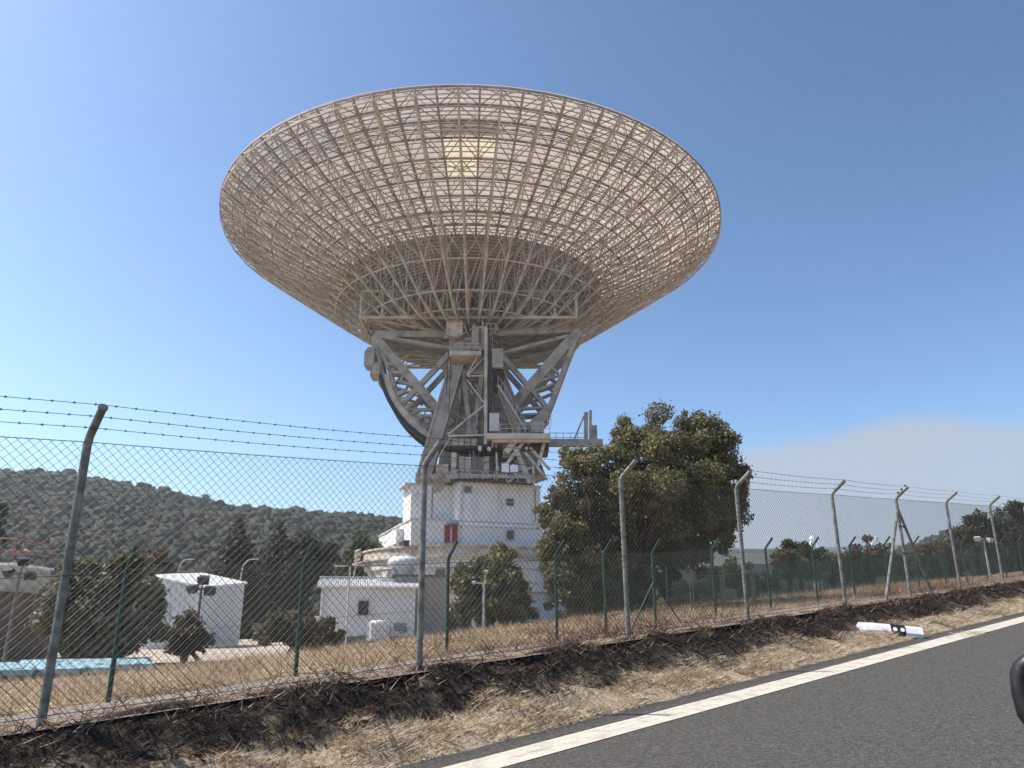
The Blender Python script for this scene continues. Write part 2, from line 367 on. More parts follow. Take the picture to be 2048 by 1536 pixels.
blobs('hill_woodland', P, R, M['wood'], kind='stuff', label='dense dark woodland covering the hill on the left', cat='woodland')
P = on_hill(HV2, 1500, .2); R = rng.uniform(2, 4.2, len(P)); P[:, 2] += R*.6
blobs('far_woodland', P, R, M['wood'], kind='stuff', label='grey green woodland on the far hill at right', cat='woodland')

# ------------------------------------------------------------------ radio telescope
TAU = 0.0; VX = Vector((-5.6, 102.0, 43.25)); FO = 27.0
DM = Matrix.Translation(VX) @ Matrix.Rotation(-TAU, 4, 'X')
TB = Vector((-5.6, 102, 17.35))
ant = thing('radio_telescope', TB, 'huge cream lattice dish antenna pointing up on a steel tower above the white building', 'antenna')
TI = Matrix.Translation(-TB)
def apart(name, me, mt, Mx=None, **k):
    o = new_obj(name, me, mt, ant, **k); o.matrix_local = TI @ (Mx if Mx else Matrix.Identity(4)); return o
par = lambda r: r*r/(4*FO)
RO = [18.3, 20.1, 21.9, 23.9, 26.0, 28.2, 30.35, 32.0, 33.5, 35.1]
RI = [2.6, 6.0, 9.4, 12.6, 15.5, 18.3]
def hb(r):                                            # height of the ribs' back chord
    return float(np.interp(r, [3, 10.2, 14, 24.5, 35.1], [-5.6, -4.9, -4.0, 2.9, 10.2]))
NS = 96
def panel_mesh(r0, r1, da, k, name):
    b = MB(); g = .028
    for i in range(k):
        ra = r0+(r1-r0)*i/k+g; rb = r0+(r1-r0)*(i+1)/k-g; vs = []
        for r in (ra, rb):
            for a in (-da/2+.02/r, 0, da/2-.02/r): vs.append((r*math.cos(a), r*math.sin(a), par(r)))
        lo = [(x, y, z-.035) for x, y, z in vs]
        b.add(vs+lo, [(0, 3, 4, 1), (1, 4, 5, 2), (6, 7, 10, 9), (7, 8, 11, 10), (0, 1, 7, 6), (1, 2, 8, 7), (3, 9, 10, 4), (4, 10, 11, 5)])
    return b
stuffp = MB(); da = 2*math.pi/NS
order = sorted(range(NS), key=lambda k: abs(((k+.5)*da-1.5*math.pi+math.pi) % (2*math.pi)-math.pi))
near = set(order[:33])
for i in range(len(RO)-1):
    pm = panel_mesh(RO[i], RO[i+1], da, 4, 'panel'); me = pm.mesh('panel'); me.materials.append(M['perf'])
    for k in range(NS):
        R_ = Matrix.Rotation((k+.5)*da, 4, 'Z')
        off = round(((k+.5)*da-1.5*math.pi)/da*2)/2
        if k in near:
            o = apart('panel', me, None, DM @ R_)
            if (i in (5, 6) and off in (-.5, .5, 1.5)) or (i == 4 and off in (-.5, .5)):      # patch of sunlight glow, put into these panels' colour
                o.material_slots[0].link = 'OBJECT'; o.material_slots[0].material = M['cream' if i < 6 else 'cream2']; o['label'] = 'panel coloured as a patch of sunlight glow'
        else: stuffp.add([R_ @ Vector(v) for v in pm.v], pm.f)
me = stuffp.mesh('panels'); me.materials.append(M['perf']); apart('panels', me, None, DM, kind='stuff')
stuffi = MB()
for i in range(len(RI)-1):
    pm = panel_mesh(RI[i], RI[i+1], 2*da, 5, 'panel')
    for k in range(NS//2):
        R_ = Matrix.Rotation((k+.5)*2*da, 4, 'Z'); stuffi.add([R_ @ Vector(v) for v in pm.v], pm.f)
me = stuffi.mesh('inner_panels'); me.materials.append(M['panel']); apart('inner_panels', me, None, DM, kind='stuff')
def purlins(rs, n, w_, h_, dz, name, mt):
    b = MB()
    for r in rs:
        z = par(r)-dz
        b.lathe([(r-w_/2, z-h_/2), (r+w_/2, z-h_/2), (r+w_/2, z+h_/2), (r-w_/2, z+h_/2), (r-w_/2, z-h_/2)], n)
    return apart(name, b.mesh(name), mt, DM)
for i in range(len(RO)-1):
    o = purlins([RO[i]+(RO[i+1]-RO[i])*j/4 for j in (1, 2, 3)], NS, .05, .09, .09, 'purlins', M['steel_dark'])
purlins([RI[i]+(RI[i+1]-RI[i])*j/5 for i in range(5) for j in (1, 2, 3, 4)], NS//2, .08, .12, .12, 'inner_purlins', M['steel_dark'])
for r in RO: purlins([r], NS, .17, .2, .30, 'hoop', M['steel_dark'])
for r in RI[1:-1]: purlins([r], NS//2, .18, .2, .30, 'hoop', M['steel_dark'])
# main rib: top chord under the panels, deep web, back chord
rb = MB(); RR = RI+RO[1:]
tp = [Vector((r, 0, par(r)-.36)) for r in RR]; bp_ = [Vector((r, 0, hb(r))) for r in RR]
for i in range(len(RR)-1):
    rb.beam(tp[i], tp[i+1], .22, .26, (0, 1, 0)); wb = .32 if RR[i] < 15 else (.24 if RR[i] < 21 else .16)
    rb.beam(bp_[i], bp_[i+1], wb, wb, (0, 1, 0))
    if i % 2: rb.beam(tp[i], bp_[i+1], .08, .08, (0, 1, 0))
    else: rb.beam(bp_[i], tp[i+1], .08, .08, (0, 1, 0))
for i in range(len(RR)): rb.beam(tp[i], bp_[i], .08, .08, (0, 1, 0))
rbm = rb.mesh('rib'); rbm.materials.append(M['steel'])
ib = MB(); it = [Vector((r, 0, par(r)-.36)) for r in RO]; ibb = [Vector((r, 0, par(r)-.95)) for r in RO]
for i in range(len(RO)-1):
    ib.beam(it[i], it[i+1], .19, .22, (0, 1, 0)); ib.beam(ibb[i], ibb[i+1], .09, .09, (0, 1, 0)); ib.beam(it[i] if i % 2 else ibb[i], ibb[i+1] if i % 2 else it[i+1], .06, .06, (0, 1, 0))
ibm = ib.mesh('intermediate_rib'); ibm.materials.append(M['steel_dark'])
for k in range(NS):
    if k % 2 == 0: apart('rib', rbm, None, DM @ Matrix.Rotation(k*da, 4, 'Z'))
    else: apart('intermediate_rib', ibm, None, DM @ Matrix.Rotation(k*da, 4, 'Z'))
pol = lambda r, k, z: Vector((r*math.cos(k*da), r*math.sin(k*da), z))
br = MB(); bk = MB()
for k in range(0, NS, 2):
    for i in range(len(RO)-1):
        for sgn in (-1, 1):
            br.beam(pol(RO[i+1], k, par(RO[i+1])-.42), pol(RO[i], k+sgn, par(RO[i])-.42), .085)
            if i % 2 == 0 and i < 8: br.beam(pol(RO[i+1], k, hb(RO[i+1])), pol(RO[i+1], k+sgn, par(RO[i+1])-.9), .07)
    for j, r in enumerate((15.5, 19.2, 23.9, 28.2, 32.0, 35.1)):
        bk.beam(pol(r, k, hb(r)), pol(r, k+2, hb(r)), .14 if j < 2 else .10)
    for (r0, r1) in ((19.2, 23.9), (23.9, 28.2), (28.2, 32.0), (32.0, 35.1)):
        sg = 2 if (k//2) % 2 else -2
        bk.beam(pol(r0, k, hb(r0)), pol(r1, k+sg, hb(r1)), .085); bk.beam(pol(r0, k, hb(r0)), pol(r1, k-sg, hb(r1)), .075)
    for (r, r2) in ((6.0, 9.4), (12.6, 15.7)):
        bk.beam(pol(r, k, hb(r)), pol(r, k+2, hb(r)), .14)
        bk.beam(pol(r, k, hb(r)), pol(r2, k+2, par(r2)-.3), .12)
    bk.beam(pol(15.5, k, hb(15.5)), pol(18.3, k+2, par(18.3)-.4), .1)
    # rim edge lattice
    bk.beam(pol(35.1, k, hb(35.1)), pol(35.1, k+1, par(35.1)-.3), .09); bk.beam(pol(35.1, k+2, hb(35.1)), pol(35.1, k+1, par(35.1)-.3), .09)
apart('panel_bracing', br.mesh('bracing'), M['steel_dark'], DM, kind='stuff')
apart('back_bracing', bk.mesh('bracing'), M['steel'], DM, kind='stuff')
# square girder frame below the dish
GX, GY = 13.9, 10.1; h0, h1 = -.8, -4.5
cs = [Vector((-GX, -GY, 0)), Vector((GX, -GY, 0)), Vector((GX, GY, 0)), Vector((-GX, GY, 0))]
for q in range(4):
    b = MB(); a = cs[q]; e = cs[(q+1) % 4]; n_ = 10
    z = lambda v, h: Vector((v.x, v.y, h))
    b.beam(z(a, h0), z(e, h0), .3); b.beam(z(a, h1), z(e, h1), .32)
    for i in range(n_):
        p_ = a.lerp(e, i/n_); b.beam(z(p_, h0), z(p_, h1), .3 if i in (0, n_) else .24)
        if i < n_:
            p2 = a.lerp(e, (i+1)/n_); b.beam(z(p_, h0), z(p2, h1), .12); b.beam(z(p_, h1), z(p2, h0), .12)
    apart('girder', b.mesh('girder'), M['steel'], DM)
b = MB()
for q in range(4):
    a = cs[q]; e = cs[(q+1) % 4]
    for t in (0, .2, .4, .6, .8):
        v = a.lerp(e, t); b.beam((v.x, v.y, h1), (v.x*.16, v.y*.16, -6.4), .2); b.beam((v.x, v.y, h0), (v.x*.3, v.y*.3, -5.2), .16)
    b.beam((a.x, a.y, h1), (e.x*.4, e.y*.4, -5.8), .22)
apart('hub_spokes', b.mesh('spokes'), M['steel'], DM)
hub = MB(); hub.lathe([(0, -.2), (2.75, -.1), (2.75, -1.8), (2.8, -2.2), (3.0, -3.5), (3.0, -7.2), (2.2, -8.0), (0, -8.0)], 20)
apart('hub', hub.mesh('hub'), M['steel_grey'], DM)
# elevation wheels, in the plane that faces the road, near one and far one
def pxb(b, Y, x0, y0, x1, y1, w_, h_=None, dy=0.0):
    a = aty(x0, y0, Y); e = aty(x1, y1, Y); a.y += dy; e.y += dy; b.beam(a, e, w_, h_ or w_, (0, 1, 0))
YW = 95.0
wheel = [(748, 672, 893, 838, 1.35), (912, 694, 800, 814, .85), (750, 669, 893, 669, 1.1), (985, 664, 1157, 657, 1.1),
 (747, 680, 769, 757, .55), (760, 690, 803, 815, .5), (769, 757, 803, 815, .4), (796, 762, 850, 777, .42), (794, 776, 838, 790, .42), (775, 728, 789, 730, .45), (782, 744, 806, 746, .45),
 (800, 765, 808, 747, .35), (776, 752, 792, 732, .3), (803, 819, 885, 820, .5), (825, 832, 878, 832, .45), (850, 822, 850, 852, .2), (842, 850, 868, 832, .2), (826, 832, 846, 820, .2), (848, 862, 882, 826, .45),
 (800, 815, 850, 862, 1.0), (1157, 662, 1003, 838, 1.6), (998, 706, 1096, 818, .8), (1153, 672, 1094, 828, .75), (1028, 819, 1092, 815, .4), (1028, 831, 1086, 828, .35),
 (1099, 733, 1117, 747, .35), (1093, 750, 1114, 766, .35), (1058, 770, 1118, 751, .35), (1068, 784, 1108, 768, .4), (1095, 822, 1056, 862, 1.5), (893, 838, 905, 850, 1.3), (905, 672, 1150, 664, .4), (760, 674, 920, 700, .5), (1140, 672, 985, 712, .5)]
gc = aty(964, 709, YW); GR = 202/1539*(gc.y*C+(gc.z-CAMZ)*S)
for dy in (0, 4.6):
    b = MB()
    for i, q in enumerate(wheel): pxb(b, YW, q[0], q[1], q[2], q[3], q[4]*.78, min(q[4], .8)*.8+.013*i, dy)
    apart('elevation_wheel', b.mesh('wheel'), M['steel_grey'])
    for nm, r0, r1, wd, mt in (('gear_rim', GR-.85, GR-.12, .9, M['steel']), ('gear_rack', GR-.12, GR+.42, 1.1, M['dark'])):
        b = MB(); a0 = math.radians(193); a1 = math.radians(290); n_ = 60; vs = []
        for i in range(n_+1):
            a = a0+(a1-a0)*i/n_
            for r, y in ((r0, -wd/2), (r1, -wd/2), (r1, wd/2), (r0, wd/2)): vs.append((gc.x+r*math.cos(a), gc.y+dy+y, gc.z+r*math.sin(a)))
        b.add(vs, [(4*i+j, 4*i+(j+1) % 4, 4*i+4+(j+1) % 4, 4*i+4+j) for i in range(n_) for j in range(4)]+[(3, 2, 1, 0), tuple(range(4*n_, 4*n_+4))])
        apart(nm, b.mesh(nm), mt)
b = MB()
for i in range(7):
    t = math.radians(207+i*5.2); a = Vector((gc.x+(GR-1.0)*math.cos(t), gc.y, gc.z+(GR-1.0)*math.sin(t))); e = Vector((gc.x+(GR-2.1)*math.cos(t), gc.y, gc.z+(GR-2.1)*math.sin(t)))
    b.beam(a, e, .55, .9, (0, 1, 0))
apart('gear_ribs', b.mesh('ribs'), M['steel_grey'])
for dy in (0, 4.6):
    for (x0, y0, x1, y1) in ((733, 700, 750, 736), (749, 730, 762, 752)):
        a = aty(x0, y0, YW); e = aty(x1, y1, YW); c = (a+e)/2; w_ = e.x-a.x; hh = a.z-e.z
        b = MB(); pl = [(-w_/2, -hh/2), (w_/2, -hh/2), (w_/2, hh/2), (-w_/5, hh/2), (-w_/2, hh*.22)]
        vs = [(c.x+u_, c.y+dy-1.2, c.z+v_) for u_, v_ in pl]+[(c.x+u_, c.y+dy+1.2, c.z+v_) for u_, v_ in pl]
        b.add(vs, [(0, 1, 2, 3, 4), (9, 8, 7, 6, 5)]+[(i, i+5, (i+1) % 5+5, (i+1) % 5) for i in range(5)])
        apart('counterweight', b.mesh('cw'), M['steel_grey'])
# cross members between the two wheels
b = MB()
for x, y in ((750, 672), (1156, 660), (893, 838), (1003, 836), (803, 815), (1094, 825), (850, 862), (905, 700), (1000, 712)):
    a = aty(x, y, YW); b.beam(a, a+Vector((0, 4.6, 0)), .6)
apart('wheel_ties', b.mesh('ties'), M['steel'])
# alidade
YA = 91.5
def leg(x0, y0, x1, y1, dy, w_):
    a = aty(x0, y0, YA); e = aty(x1, y1, YA); a.y += dy*.82+ (1.6 if dy == 0 else -1.6); e.y += dy; b = MB()
    b.beam(a, e, w_, 1.3, (0, 1, 0)); dv = (e-a).normalized(); sx = dv.cross(Vector((0, 1, 0))).normalized()
    for q in (-1, 1): b.beam(a+sx*q*w_*.46+Vector((0, -.75, 0)), e+sx*q*w_*.46+Vector((0, -.75, 0)), .22, .4, (0, 1, 0))
    apart('alidade_leg', b.mesh('leg'), M['steel_grey'])
for dy in (0, 20):
    leg(915, 712, 848, 957, dy, 1.75); leg(988, 722, 1078, 962, dy, 1.75)
core = MB(); ct = aty(944, 700, 99).z; x0 = -6.9; x1 = -3.0
vs = [(-9.6, 94.5, TB.z), (0.6, 94.5, TB.z), (0.6, 108, TB.z), (-9.6, 108, TB.z), (x0, 96, ct), (x1, 96, ct), (x1, 107, ct), (x0, 107, ct)]
core.add(vs, [(3, 2, 1, 0), (4, 5, 6, 7), (0, 1, 5, 4), (1, 2, 6, 5), (2, 3, 7, 6), (3, 0, 4, 7)])
apart('core_tower', core.mesh('core'), M['steel_grey'])
b = MB()
for i in range(14):
    z = TB.z+1.5+i*(ct-TB.z-2)/14; t = (z-TB.z)/(ct-TB.z); b.box((-4.7, 94.5+1.5*t-.1, z), (9.6-6*t, .14, .16))
for xx in (-7.6, -5.6, -3.4, -1.4): b.beam((xx, 94.35, TB.z), (-4.95+(xx+4.95)*.42, 95.85, ct), .2)
apart('core_ribs', b.mesh('ribs'), M['steel_grey'])
b = MB()
for q in ((925, 738, 941, 868, .55), (966, 738, 947, 868, .55), (933, 868, 956, 868, .9), (908, 745, 985, 745, .4)): pxb(b, 93, *q)
apart('inner_frame', b.mesh('frame'), M['steel_grey'])
b = MB()
for q in ((971, 712, 934, 752, .14), (934, 752, 971, 752, .14), (934, 760, 970, 808, .16), (970, 809, 896, 869, .2), (896, 872, 972, 870, .2), (962, 700, 934, 750, .16), (876, 916, 905, 868, .12), (1012, 930, 1056, 873, .38), (1091, 875, 1075, 938, .38), (1015, 965, 1062, 935, .22), (1066, 930, 1068, 968, .3), (993, 905, 994, 960, .22), (1030, 895, 1060, 966, .55), (1050, 905, 1095, 960, .3), (1060, 895, 1100, 940, .3), (985, 870, 985, 895, .2), (1040, 872, 1012, 905, .7)): pxb(b, 90.3, *q)
apart('braces', b.mesh('braces'), M['steel'])
b = MB(); pxb(b, 90.0, 972, 656, 971, 888, .38); apart('mast', b.mesh('mast'), M['steel'])
b = MB(); pxb(b, 90.2, 979, 672, 978, 886, .22); pxb(b, 90.2, 983.5, 672, 983, 886, .08)
for i in range(40): pxb(b, 90.15, 978, 675+i*5.3, 983, 675+i*5.3, .06)
apart('ladder', b.mesh('ladder'), M['dark'])
def pxbox(name, x0, y0, x1, y1, Y, dep, mt, b=None):
    a = aty(x0, y0, Y); e = aty(x1, y1, Y); c = (a+e)/2; q = MB()
    q.box((c.x, Y+dep/2, c.z), (abs(e.x-a.x), dep, abs(a.z-e.z))); return apart(name, q.mesh(name), mt)
pxbox('bearing_housing', 899, 664, 985, 704, 93.5, 15, M['steel_grey'])
pxbox('bearing_block', 944, 652, 974, 700, 91.6, 1.6, M['steel_grey'])
pxbox('bearing_pipe', 958, 656, 961, 694, 91.42, .14, M['red'])
pxbox('rusty_frame', 893, 640, 925, 672, 92.2, 1.1, M['rust'])
pxbox('platform', 899, 702, 962, 710, 89.6, 4.2, M['steel'])
pxbox('drive_box', 984, 697, 1006, 734, 90.2, 2.4, M['steel_grey'])
pxbox('drive_motor', 986, 738, 1007, 776, 91.0, 2.2, M['dark'])
pxbox('cabinet', 979, 826, 998, 862, 89.7, 1.2, M['lamp'])
pxbox('platform', 972, 866, 1101, 877, 88.8, 8, M['steel'])
pxbox('platform_beam', 985, 877, 1100, 884, 89.2, .6, M['rust'])
pxbox('drive_pod', 1062, 842, 1088, 864, 90.0, 3.0, M['steel_grey'])
pxbox('drive_pod', 1040, 880, 1098, 900, 90.6, 4.5, M['dark'])
pxbox('machinery_deck', 862, 948, 1068, 956, 89.8, 22, M['steel_grey'])
pxbox('deck_skirt', 900, 957, 1058, 961, 90.2, 1.0, M['dark'])
for i, x in enumerate((918, 930.5, 943, 955, 967)): pxbox('cabinet', x, 913+(i % 2), x+11, 948, 90.6, 1.2, (M['steel_grey'], M['louvre'])[i in (2, 3)])
for i, x in enumerate((905, 917, 930, 943)): pxbox('equipment_box', x, 877, x+10.5, 891, 91.0, 1.2, M['steel_grey'])
pxbox('equipment_shelf', 900, 892, 990, 897, 91.0, 2.5, M['dark'])
pxbox('white_box', 1003, 925, 1018, 945, 89.9, 1.0, M['white2']); pxbox('white_box', 1020, 930, 1036, 944, 89.9, 1.0, M['white2'])
pxbox('rust_panel', 872, 928, 896, 952, 90.4, .4, M['rust']); pxbox('column', 903, 905, 912, 950, 90.3, .7, M['rust'])
pxbox('brace_block', 1005, 885, 1030, 915, 91.8, 4, M['rust'])
b = MB(); b.lathe([(0, .5), (1.9, .4), (2.0, -.4), (0, -.5)], 20); me = b.mesh('w'); o = apart('azimuth_wheel', me, M['steel_grey'], Matrix.Translation(aty(862, 958, 93)) @ Matrix.Rotation(math.pi/2, 4, 'X'))
def rail(name, pts, Y, hgt, n, mt, r=.04):
    b = MB(); P_ = [aty(x, y, Y) for x, y in pts]
    for k in range(len(P_)-1):
        for t in (.5, 1.0): b.beam(P_[k]+Vector((0, 0, hgt*t)), P_[k+1]+Vector((0, 0, hgt*t)), r*1.6)
        for i in range(n+1): q = P_[k].lerp(P_[k+1], i/n); b.beam(q, q+Vector((0, 0, hgt)), r*1.6)
    apart(name, b.mesh('rail'), mt)
rail('railing', [(895, 962), (918, 956), (1060, 965)], 89.0, 1.0, 6, M['lamp'])
rail('railing', [(1000, 866), (1100, 866)], 88.9, 1.1, 8, M['rust'])
rail('railing', [(1088, 850), (1102, 850)], 89.5, 1.3, 2, M['steel'])
rail('railing', [(900, 702), (960, 702)], 89.7, 1.0, 5, M['steel'])
rail('railing', [(966, 668), (990, 668)], 90.2, 1.4, 3, M['steel'])
b = MB(); A_ = aty(996, 772, 90.6); B_ = aty(1052, 862, 90.6)
for dx in (-.45, .45): b.beam(A_+Vector((0, dx, 0)), B_+Vector((0, dx, 0)), .12, .3); b.beam(A_+Vector((0, dx, 1.2)), B_+Vector((0, dx, 1.2)), .07)
for i in range(30): q = A_.lerp(B_, i/30); b.box(q, (.32, .9, .05))
for i in range(0, 31, 4): q = A_.lerp(B_, i/30); b.beam(q+Vector((0, -.45, 0)), q+Vector((0, -.45, 1.2)), .07)
apart('stairs', b.mesh('stairs'), M['steel_grey'])
b = MB()
for x, y0, y1 in ((897, 700, 790), (902, 705, 830), (990, 740, 880), (905, 735, 760)): pxb(b, 90.4, x, y0, x-4, y1, .09)
apart('cables', b.mesh('cables'), M['dark'])
b = MB(); YB = 98
for q in ((1085, 886, 1205, 886, .9), (1172, 884, 1172, 825, .5), (1181, 884, 1181, 821, .35), (1168, 832, 1148, 880, .2)): pxb(b, YB, *q)
apart('service_gantry', b.mesh('gantry'), M['steel_grey'])
rail('railing', [(1098, 884), (1170, 884)], YB-.4, 1.2, 5, M['steel_grey'])
pxbox('gantry_box', 1180, 850, 1195, 880, YB, 1.5, M['steel_grey'])

b = MB(); rr = random.Random(3)
for i in range(70):
    x = rr.uniform(905, 985); y = rr.uniform(715, 940); k = rr.choice((0, 0, 1, 2)); l_ = rr.uniform(6, 34)
    x2, y2 = (x+rr.uniform(-2, 2), y+l_) if k == 0 else ((x+l_*.7, y) if k == 1 else (x+l_*.5, y+l_*.6))
    pxb(b, 91.2+rr.uniform(0, 2.4), x, y, x2, y2, rr.choice((.07, .1, .14)))
apart('conduits', b.mesh('conduits'), M['steel_grey'])
b = MB()
for i in range(46):
    x = rr.uniform(890, 1000); y = rr.uniform(640, 705); l_ = rr.uniform(5, 22); a = rr.uniform(0, 3.14)
    pxb(b, 91.4+rr.uniform(0, 2), x, y, x+l_*math.cos(a), y+l_*math.sin(a)*.7, rr.choice((.06, .1, .16)))
apart('bearing_pipework', b.mesh('pipes'), M['rust'])
for i in range(16):
    x = rr.uniform(905, 1055); y = rr.uniform(880, 940); pxbox('small_box', x, y, x+rr.uniform(3, 8), y+rr.uniform(4, 10), 90.0+rr.uniform(0, .5), .5, rr.choice((M['steel_grey'], M['dark'], M['lamp'], M['rust'])))

# ------------------------------------------------------------------ pedestal building
PR = math.radians(20); PC = Vector((-5.6, 102, 0))
ped = thing('pedestal_building', PC, 'white concrete pedestal building with red doors carrying the dish antenna', 'building', rz=PR)
cp, sp_ = math.cos(PR), math.sin(PR)
def lx(px, py, yl):                                   # local x on the face y = yl that a pixel sees
    r = ray(px, py); k = r[0]/r[1]
    return (k*(PC.y+yl*cp)-PC.x+yl*sp_)/(cp-k*sp_)
def lz(px, py, yl): x = lx(px, py, yl); return aty(px, py, PC.y+x*sp_+yl*cp).z
def pbox(name, x0, x1, y0, y1, z0, z1, mt, parent=None):
    b = MB(); b.box(((x0+x1)/2, (y0+y1)/2, (z0+z1)/2), (x1-x0, y1-y0, z1-z0)); return b.obj(name, mt, parent or ped)
xl, xr = lx(918, 1000, -10.3), lx(1081, 1000, -10.3); zt = 17.2; zb = 12.75
b = MB(); b.box(((xl+xr)/2, -1.2, (zt+zb)/2), (xr-xl, 18.2, zt-zb)); upper = b.obj('upper_storey', M['white2'], ped)
pbox('parapet', xl-.12, xr+.12, -10.42, 8.0, zt, zt+.22, M['lamp'])
pbox('upper_wing', -9.6, xl, -7.5, -3.4, zb, zt-.1, M['white'])
pbox('parapet', -10.4, xl, -7.62, -3.3, zt-.1, zt+.12, M['lamp'])
pbox('middle_storey', -10, 10, -10, 10, 9.75, zb, M['white'])
pbox('cornice', -10.15, 10.15, -10.15, 10.15, zb-.12, zb+.06, M['lamp'])
pbox('skirt_panel', xl, xr, -10.30, -10.02, 12.2, zb-.13, M['white2'])
for xx in (-2.2, .4, 3.2): pbox('wall_joint', xx-.02, xx+.02, -10.325, -10.28, 12.9, 17.1, M['lamp'])
b = MB(); b.tube([(xl+.35, -10.4, 17.1), (xl+.35, -10.4, 12.9), (xl+.35, -10.12, 12.0), (xl+.35, -10.12, 9.9)], .07, 6); b.obj('downpipe', M['lamp'], ped)
b = MB(); b.tube([(5.2, -10.38, 17.0), (5.2, -10.38, 13.0)], .05, 6); b.tube([(-7.0, -7.58, 16.8), (-7.0, -7.58, 13.0)], .05, 6); b.obj('conduit', M['louvre'], ped)
def opening(px0, py0, px1, py1, yl, mt, name, depth=.10, frame=True):
    x0, x1 = lx(px0, py0, yl), lx(px1, py0, yl); z1, z0 = lz(px0, py0, yl), lz(px0, py1, yl)
    o = pbox(name, x0, x1, yl-.06, yl+.03, z0, z1, mt)
    if frame:
        b = MB(); t = .09
        for c, d_ in ((((x0+x1)/2, yl-.06, z1+t/2), (x1-x0+2*t, .22, t)), (((x0+x1)/2, yl-.06, z0-t/2), (x1-x0+2*t, .26, t)), ((x0-t/2, yl-.06, (z0+z1)/2), (t, .22, z1-z0)), ((x1+t/2, yl-.06, (z0+z1)/2), (t, .22, z1-z0))): b.box(c, d_)
        b.obj('frame', M['lamp'], o)
    return o
opening(928, 973, 942, 985, -10.3, M['louvre'], 'vent')
wv = opening(1012, 998, 1026, 1011, -10.3, M['glass'], 'window')
b = MB(); b.box((lx(1019, 1004, -10.3), -10.38, lz(1019, 1004, -10.3)), (lx(1026, 1004, -10.3)-lx(1012, 1004, -10.3), .06, .1)); b.obj('mullion', M['lamp'], wv)
opening(1013, 1061, 1027, 1079, -10.0, M['louvre'], 'vent')
opening(889, 1050, 900.5, 1086, -10.0, M['red'], 'door'); opening(903.5, 1050, 915, 1086, -10.0, M['red'], 'door')
pbox('door_canopy', lx(894, 1046, -10), lx(914, 1046, -10), -10.7, -10.0, 12.1, 12.35, M['louvre'])
d_ = pbox('side_door', -10.06, -9.98, 1.0, 1.9, 9.8, 12.1, M['orange'])
pbox('step_block', -10.6, -10, -9.4, -6.5, 9.75, 10.35, M['dark'])
pbox('duct', -10.9, -10.0, -6.2, -2.2, 10.3, 12.0, M['white'])
b = MB(); b.lathe([(12.6, 9.76), (13.75, 9.76), (13.75, 9.55), (13.55, 9.5), (13.55, 8.65), (13.75, 8.6), (13.75, 8.35), (12.6, 8.35)], 48); b.obj('bearing_ring', M['rust'], ped)
b = MB(); b.lathe([(0, 9.75), (13.3, 9.75)], 48); b.obj('ring_deck', M['concrete'], ped)
b = MB(); b.lathe([(13.35, 8.35), (13.35, 7.3), (12.95, 7.2), (12.95, 5.6), (13.2, 5.5), (13.2, 4.7), (12.5, 4.6), (12.5, -.5)], 48); b.obj('drum_wall', M['stain'], ped)
for k in range(9):
    a = math.radians(-172+k*17); b = MB(); b.box((13.0*math.cos(a), 13.0*math.sin(a), 6.4), (.5, 1.0, 1.3), Matrix.Rotation(a, 3, 'Z')); b.obj('recess_panel', M['louvre'] if k == 3 else M['stain'], ped)
a = math.radians(178); b = MB()
for t in range(5): b.beam((14.6*math.cos(a+t*.05), 14.6*math.sin(a+t*.05), 8.5), (14.6*math.cos(a+t*.05), 14.6*math.sin(a+t*.05), 9.8), .12)
for z in (9.8, 9.2, 8.6): b.beam((14.6*math.cos(a), 14.6*math.sin(a), z), (14.6*math.cos(a+.2), 14.6*math.sin(a+.2), z), .14)
b.box((14.0*math.cos(a+.1), 14.0*math.sin(a+.1), 8.2), (1.6, 3.2, .25), Matrix.Rotation(a+.1, 3, 'Z'))
b.obj('balcony_rail', M['rust'], ped)

# ------------------------------------------------------------------ compound buildings
def frame_from(a, ang): return Matrix.Translation(a) @ Matrix.Rotation(ang, 4, 'Z')
# shed with corrugated roof
sh2 = thing('shed', (-10.35, 43.2, .1), 'white rendered shed with corrugated roof and one dark window, below the pedestal building', 'shed', rz=math.radians(11))
W2, D2, H2 = 5.1, 6.0, 3.05
def sbox(root, name, c, d_, mt, parent=None, R=None):
    b = MB(); b.box(c, d_, R); return b.obj(name, mt, parent or root)
sbox(sh2, 'wall', (W2/2, D2/2, H2/2), (W2, D2, H2), M['white'])
b = MB(); b.tube([(-.2, -.34, H2-.02), (W2+.2, -.34, H2-.04)], .06, 6); b.obj('gutter', M['lamp'], sh2)
sbox(sh2, 'plinth', (W2/2, D2/2, .2), (W2+.06, D2+.06, .55), M['louvre'])
rf = MB(); nr = 90; vs = []
for i in range(nr+1):
    x = -.25+(W2+.5)*i/nr; zz = .035 if i % 2 else -.035
    vs += [(x, -.3, H2+.03+zz), (x, D2*.5, H2+.62+zz), (x, D2+.3, H2+.03+zz)]
rf.add(vs, [(3*i, 3*i+3, 3*i+4, 3*i+1) for i in range(nr)]+[(3*i+1, 3*i+4, 3*i+5, 3*i+2) for i in range(nr)])
roof = rf.obj('roof', M['corr'], sh2)
b = MB(); b.beam((-.27, D2/2, H2+.68), (W2+.27, D2/2, H2+.68), .35, .06); b.obj('ridge_cap', M['white2'], roof)
b = MB()
for x in (.0, W2): b.add([(x, 0, H2), (x, D2, H2), (x, D2/2, H2+.6)], [(0, 1, 2)])
b.obj('gable', M['white2'], sh2)
wn = sbox(sh2, 'window', (2.3, -.02, 1.95), (.55, .08, .72), M['glass'])
for c, d_ in (((2.3, -.05, 2.34), (.67, .1, .05)), ((2.3, -.05, 1.56), (.67, .12, .05)), ((2.0, -.05, 1.95), (.05, .1, .72)), ((2.6, -.05, 1.95), (.05, .1, .72))): sbox(sh2, 'frame', c, d_, M['lamp'], wn)
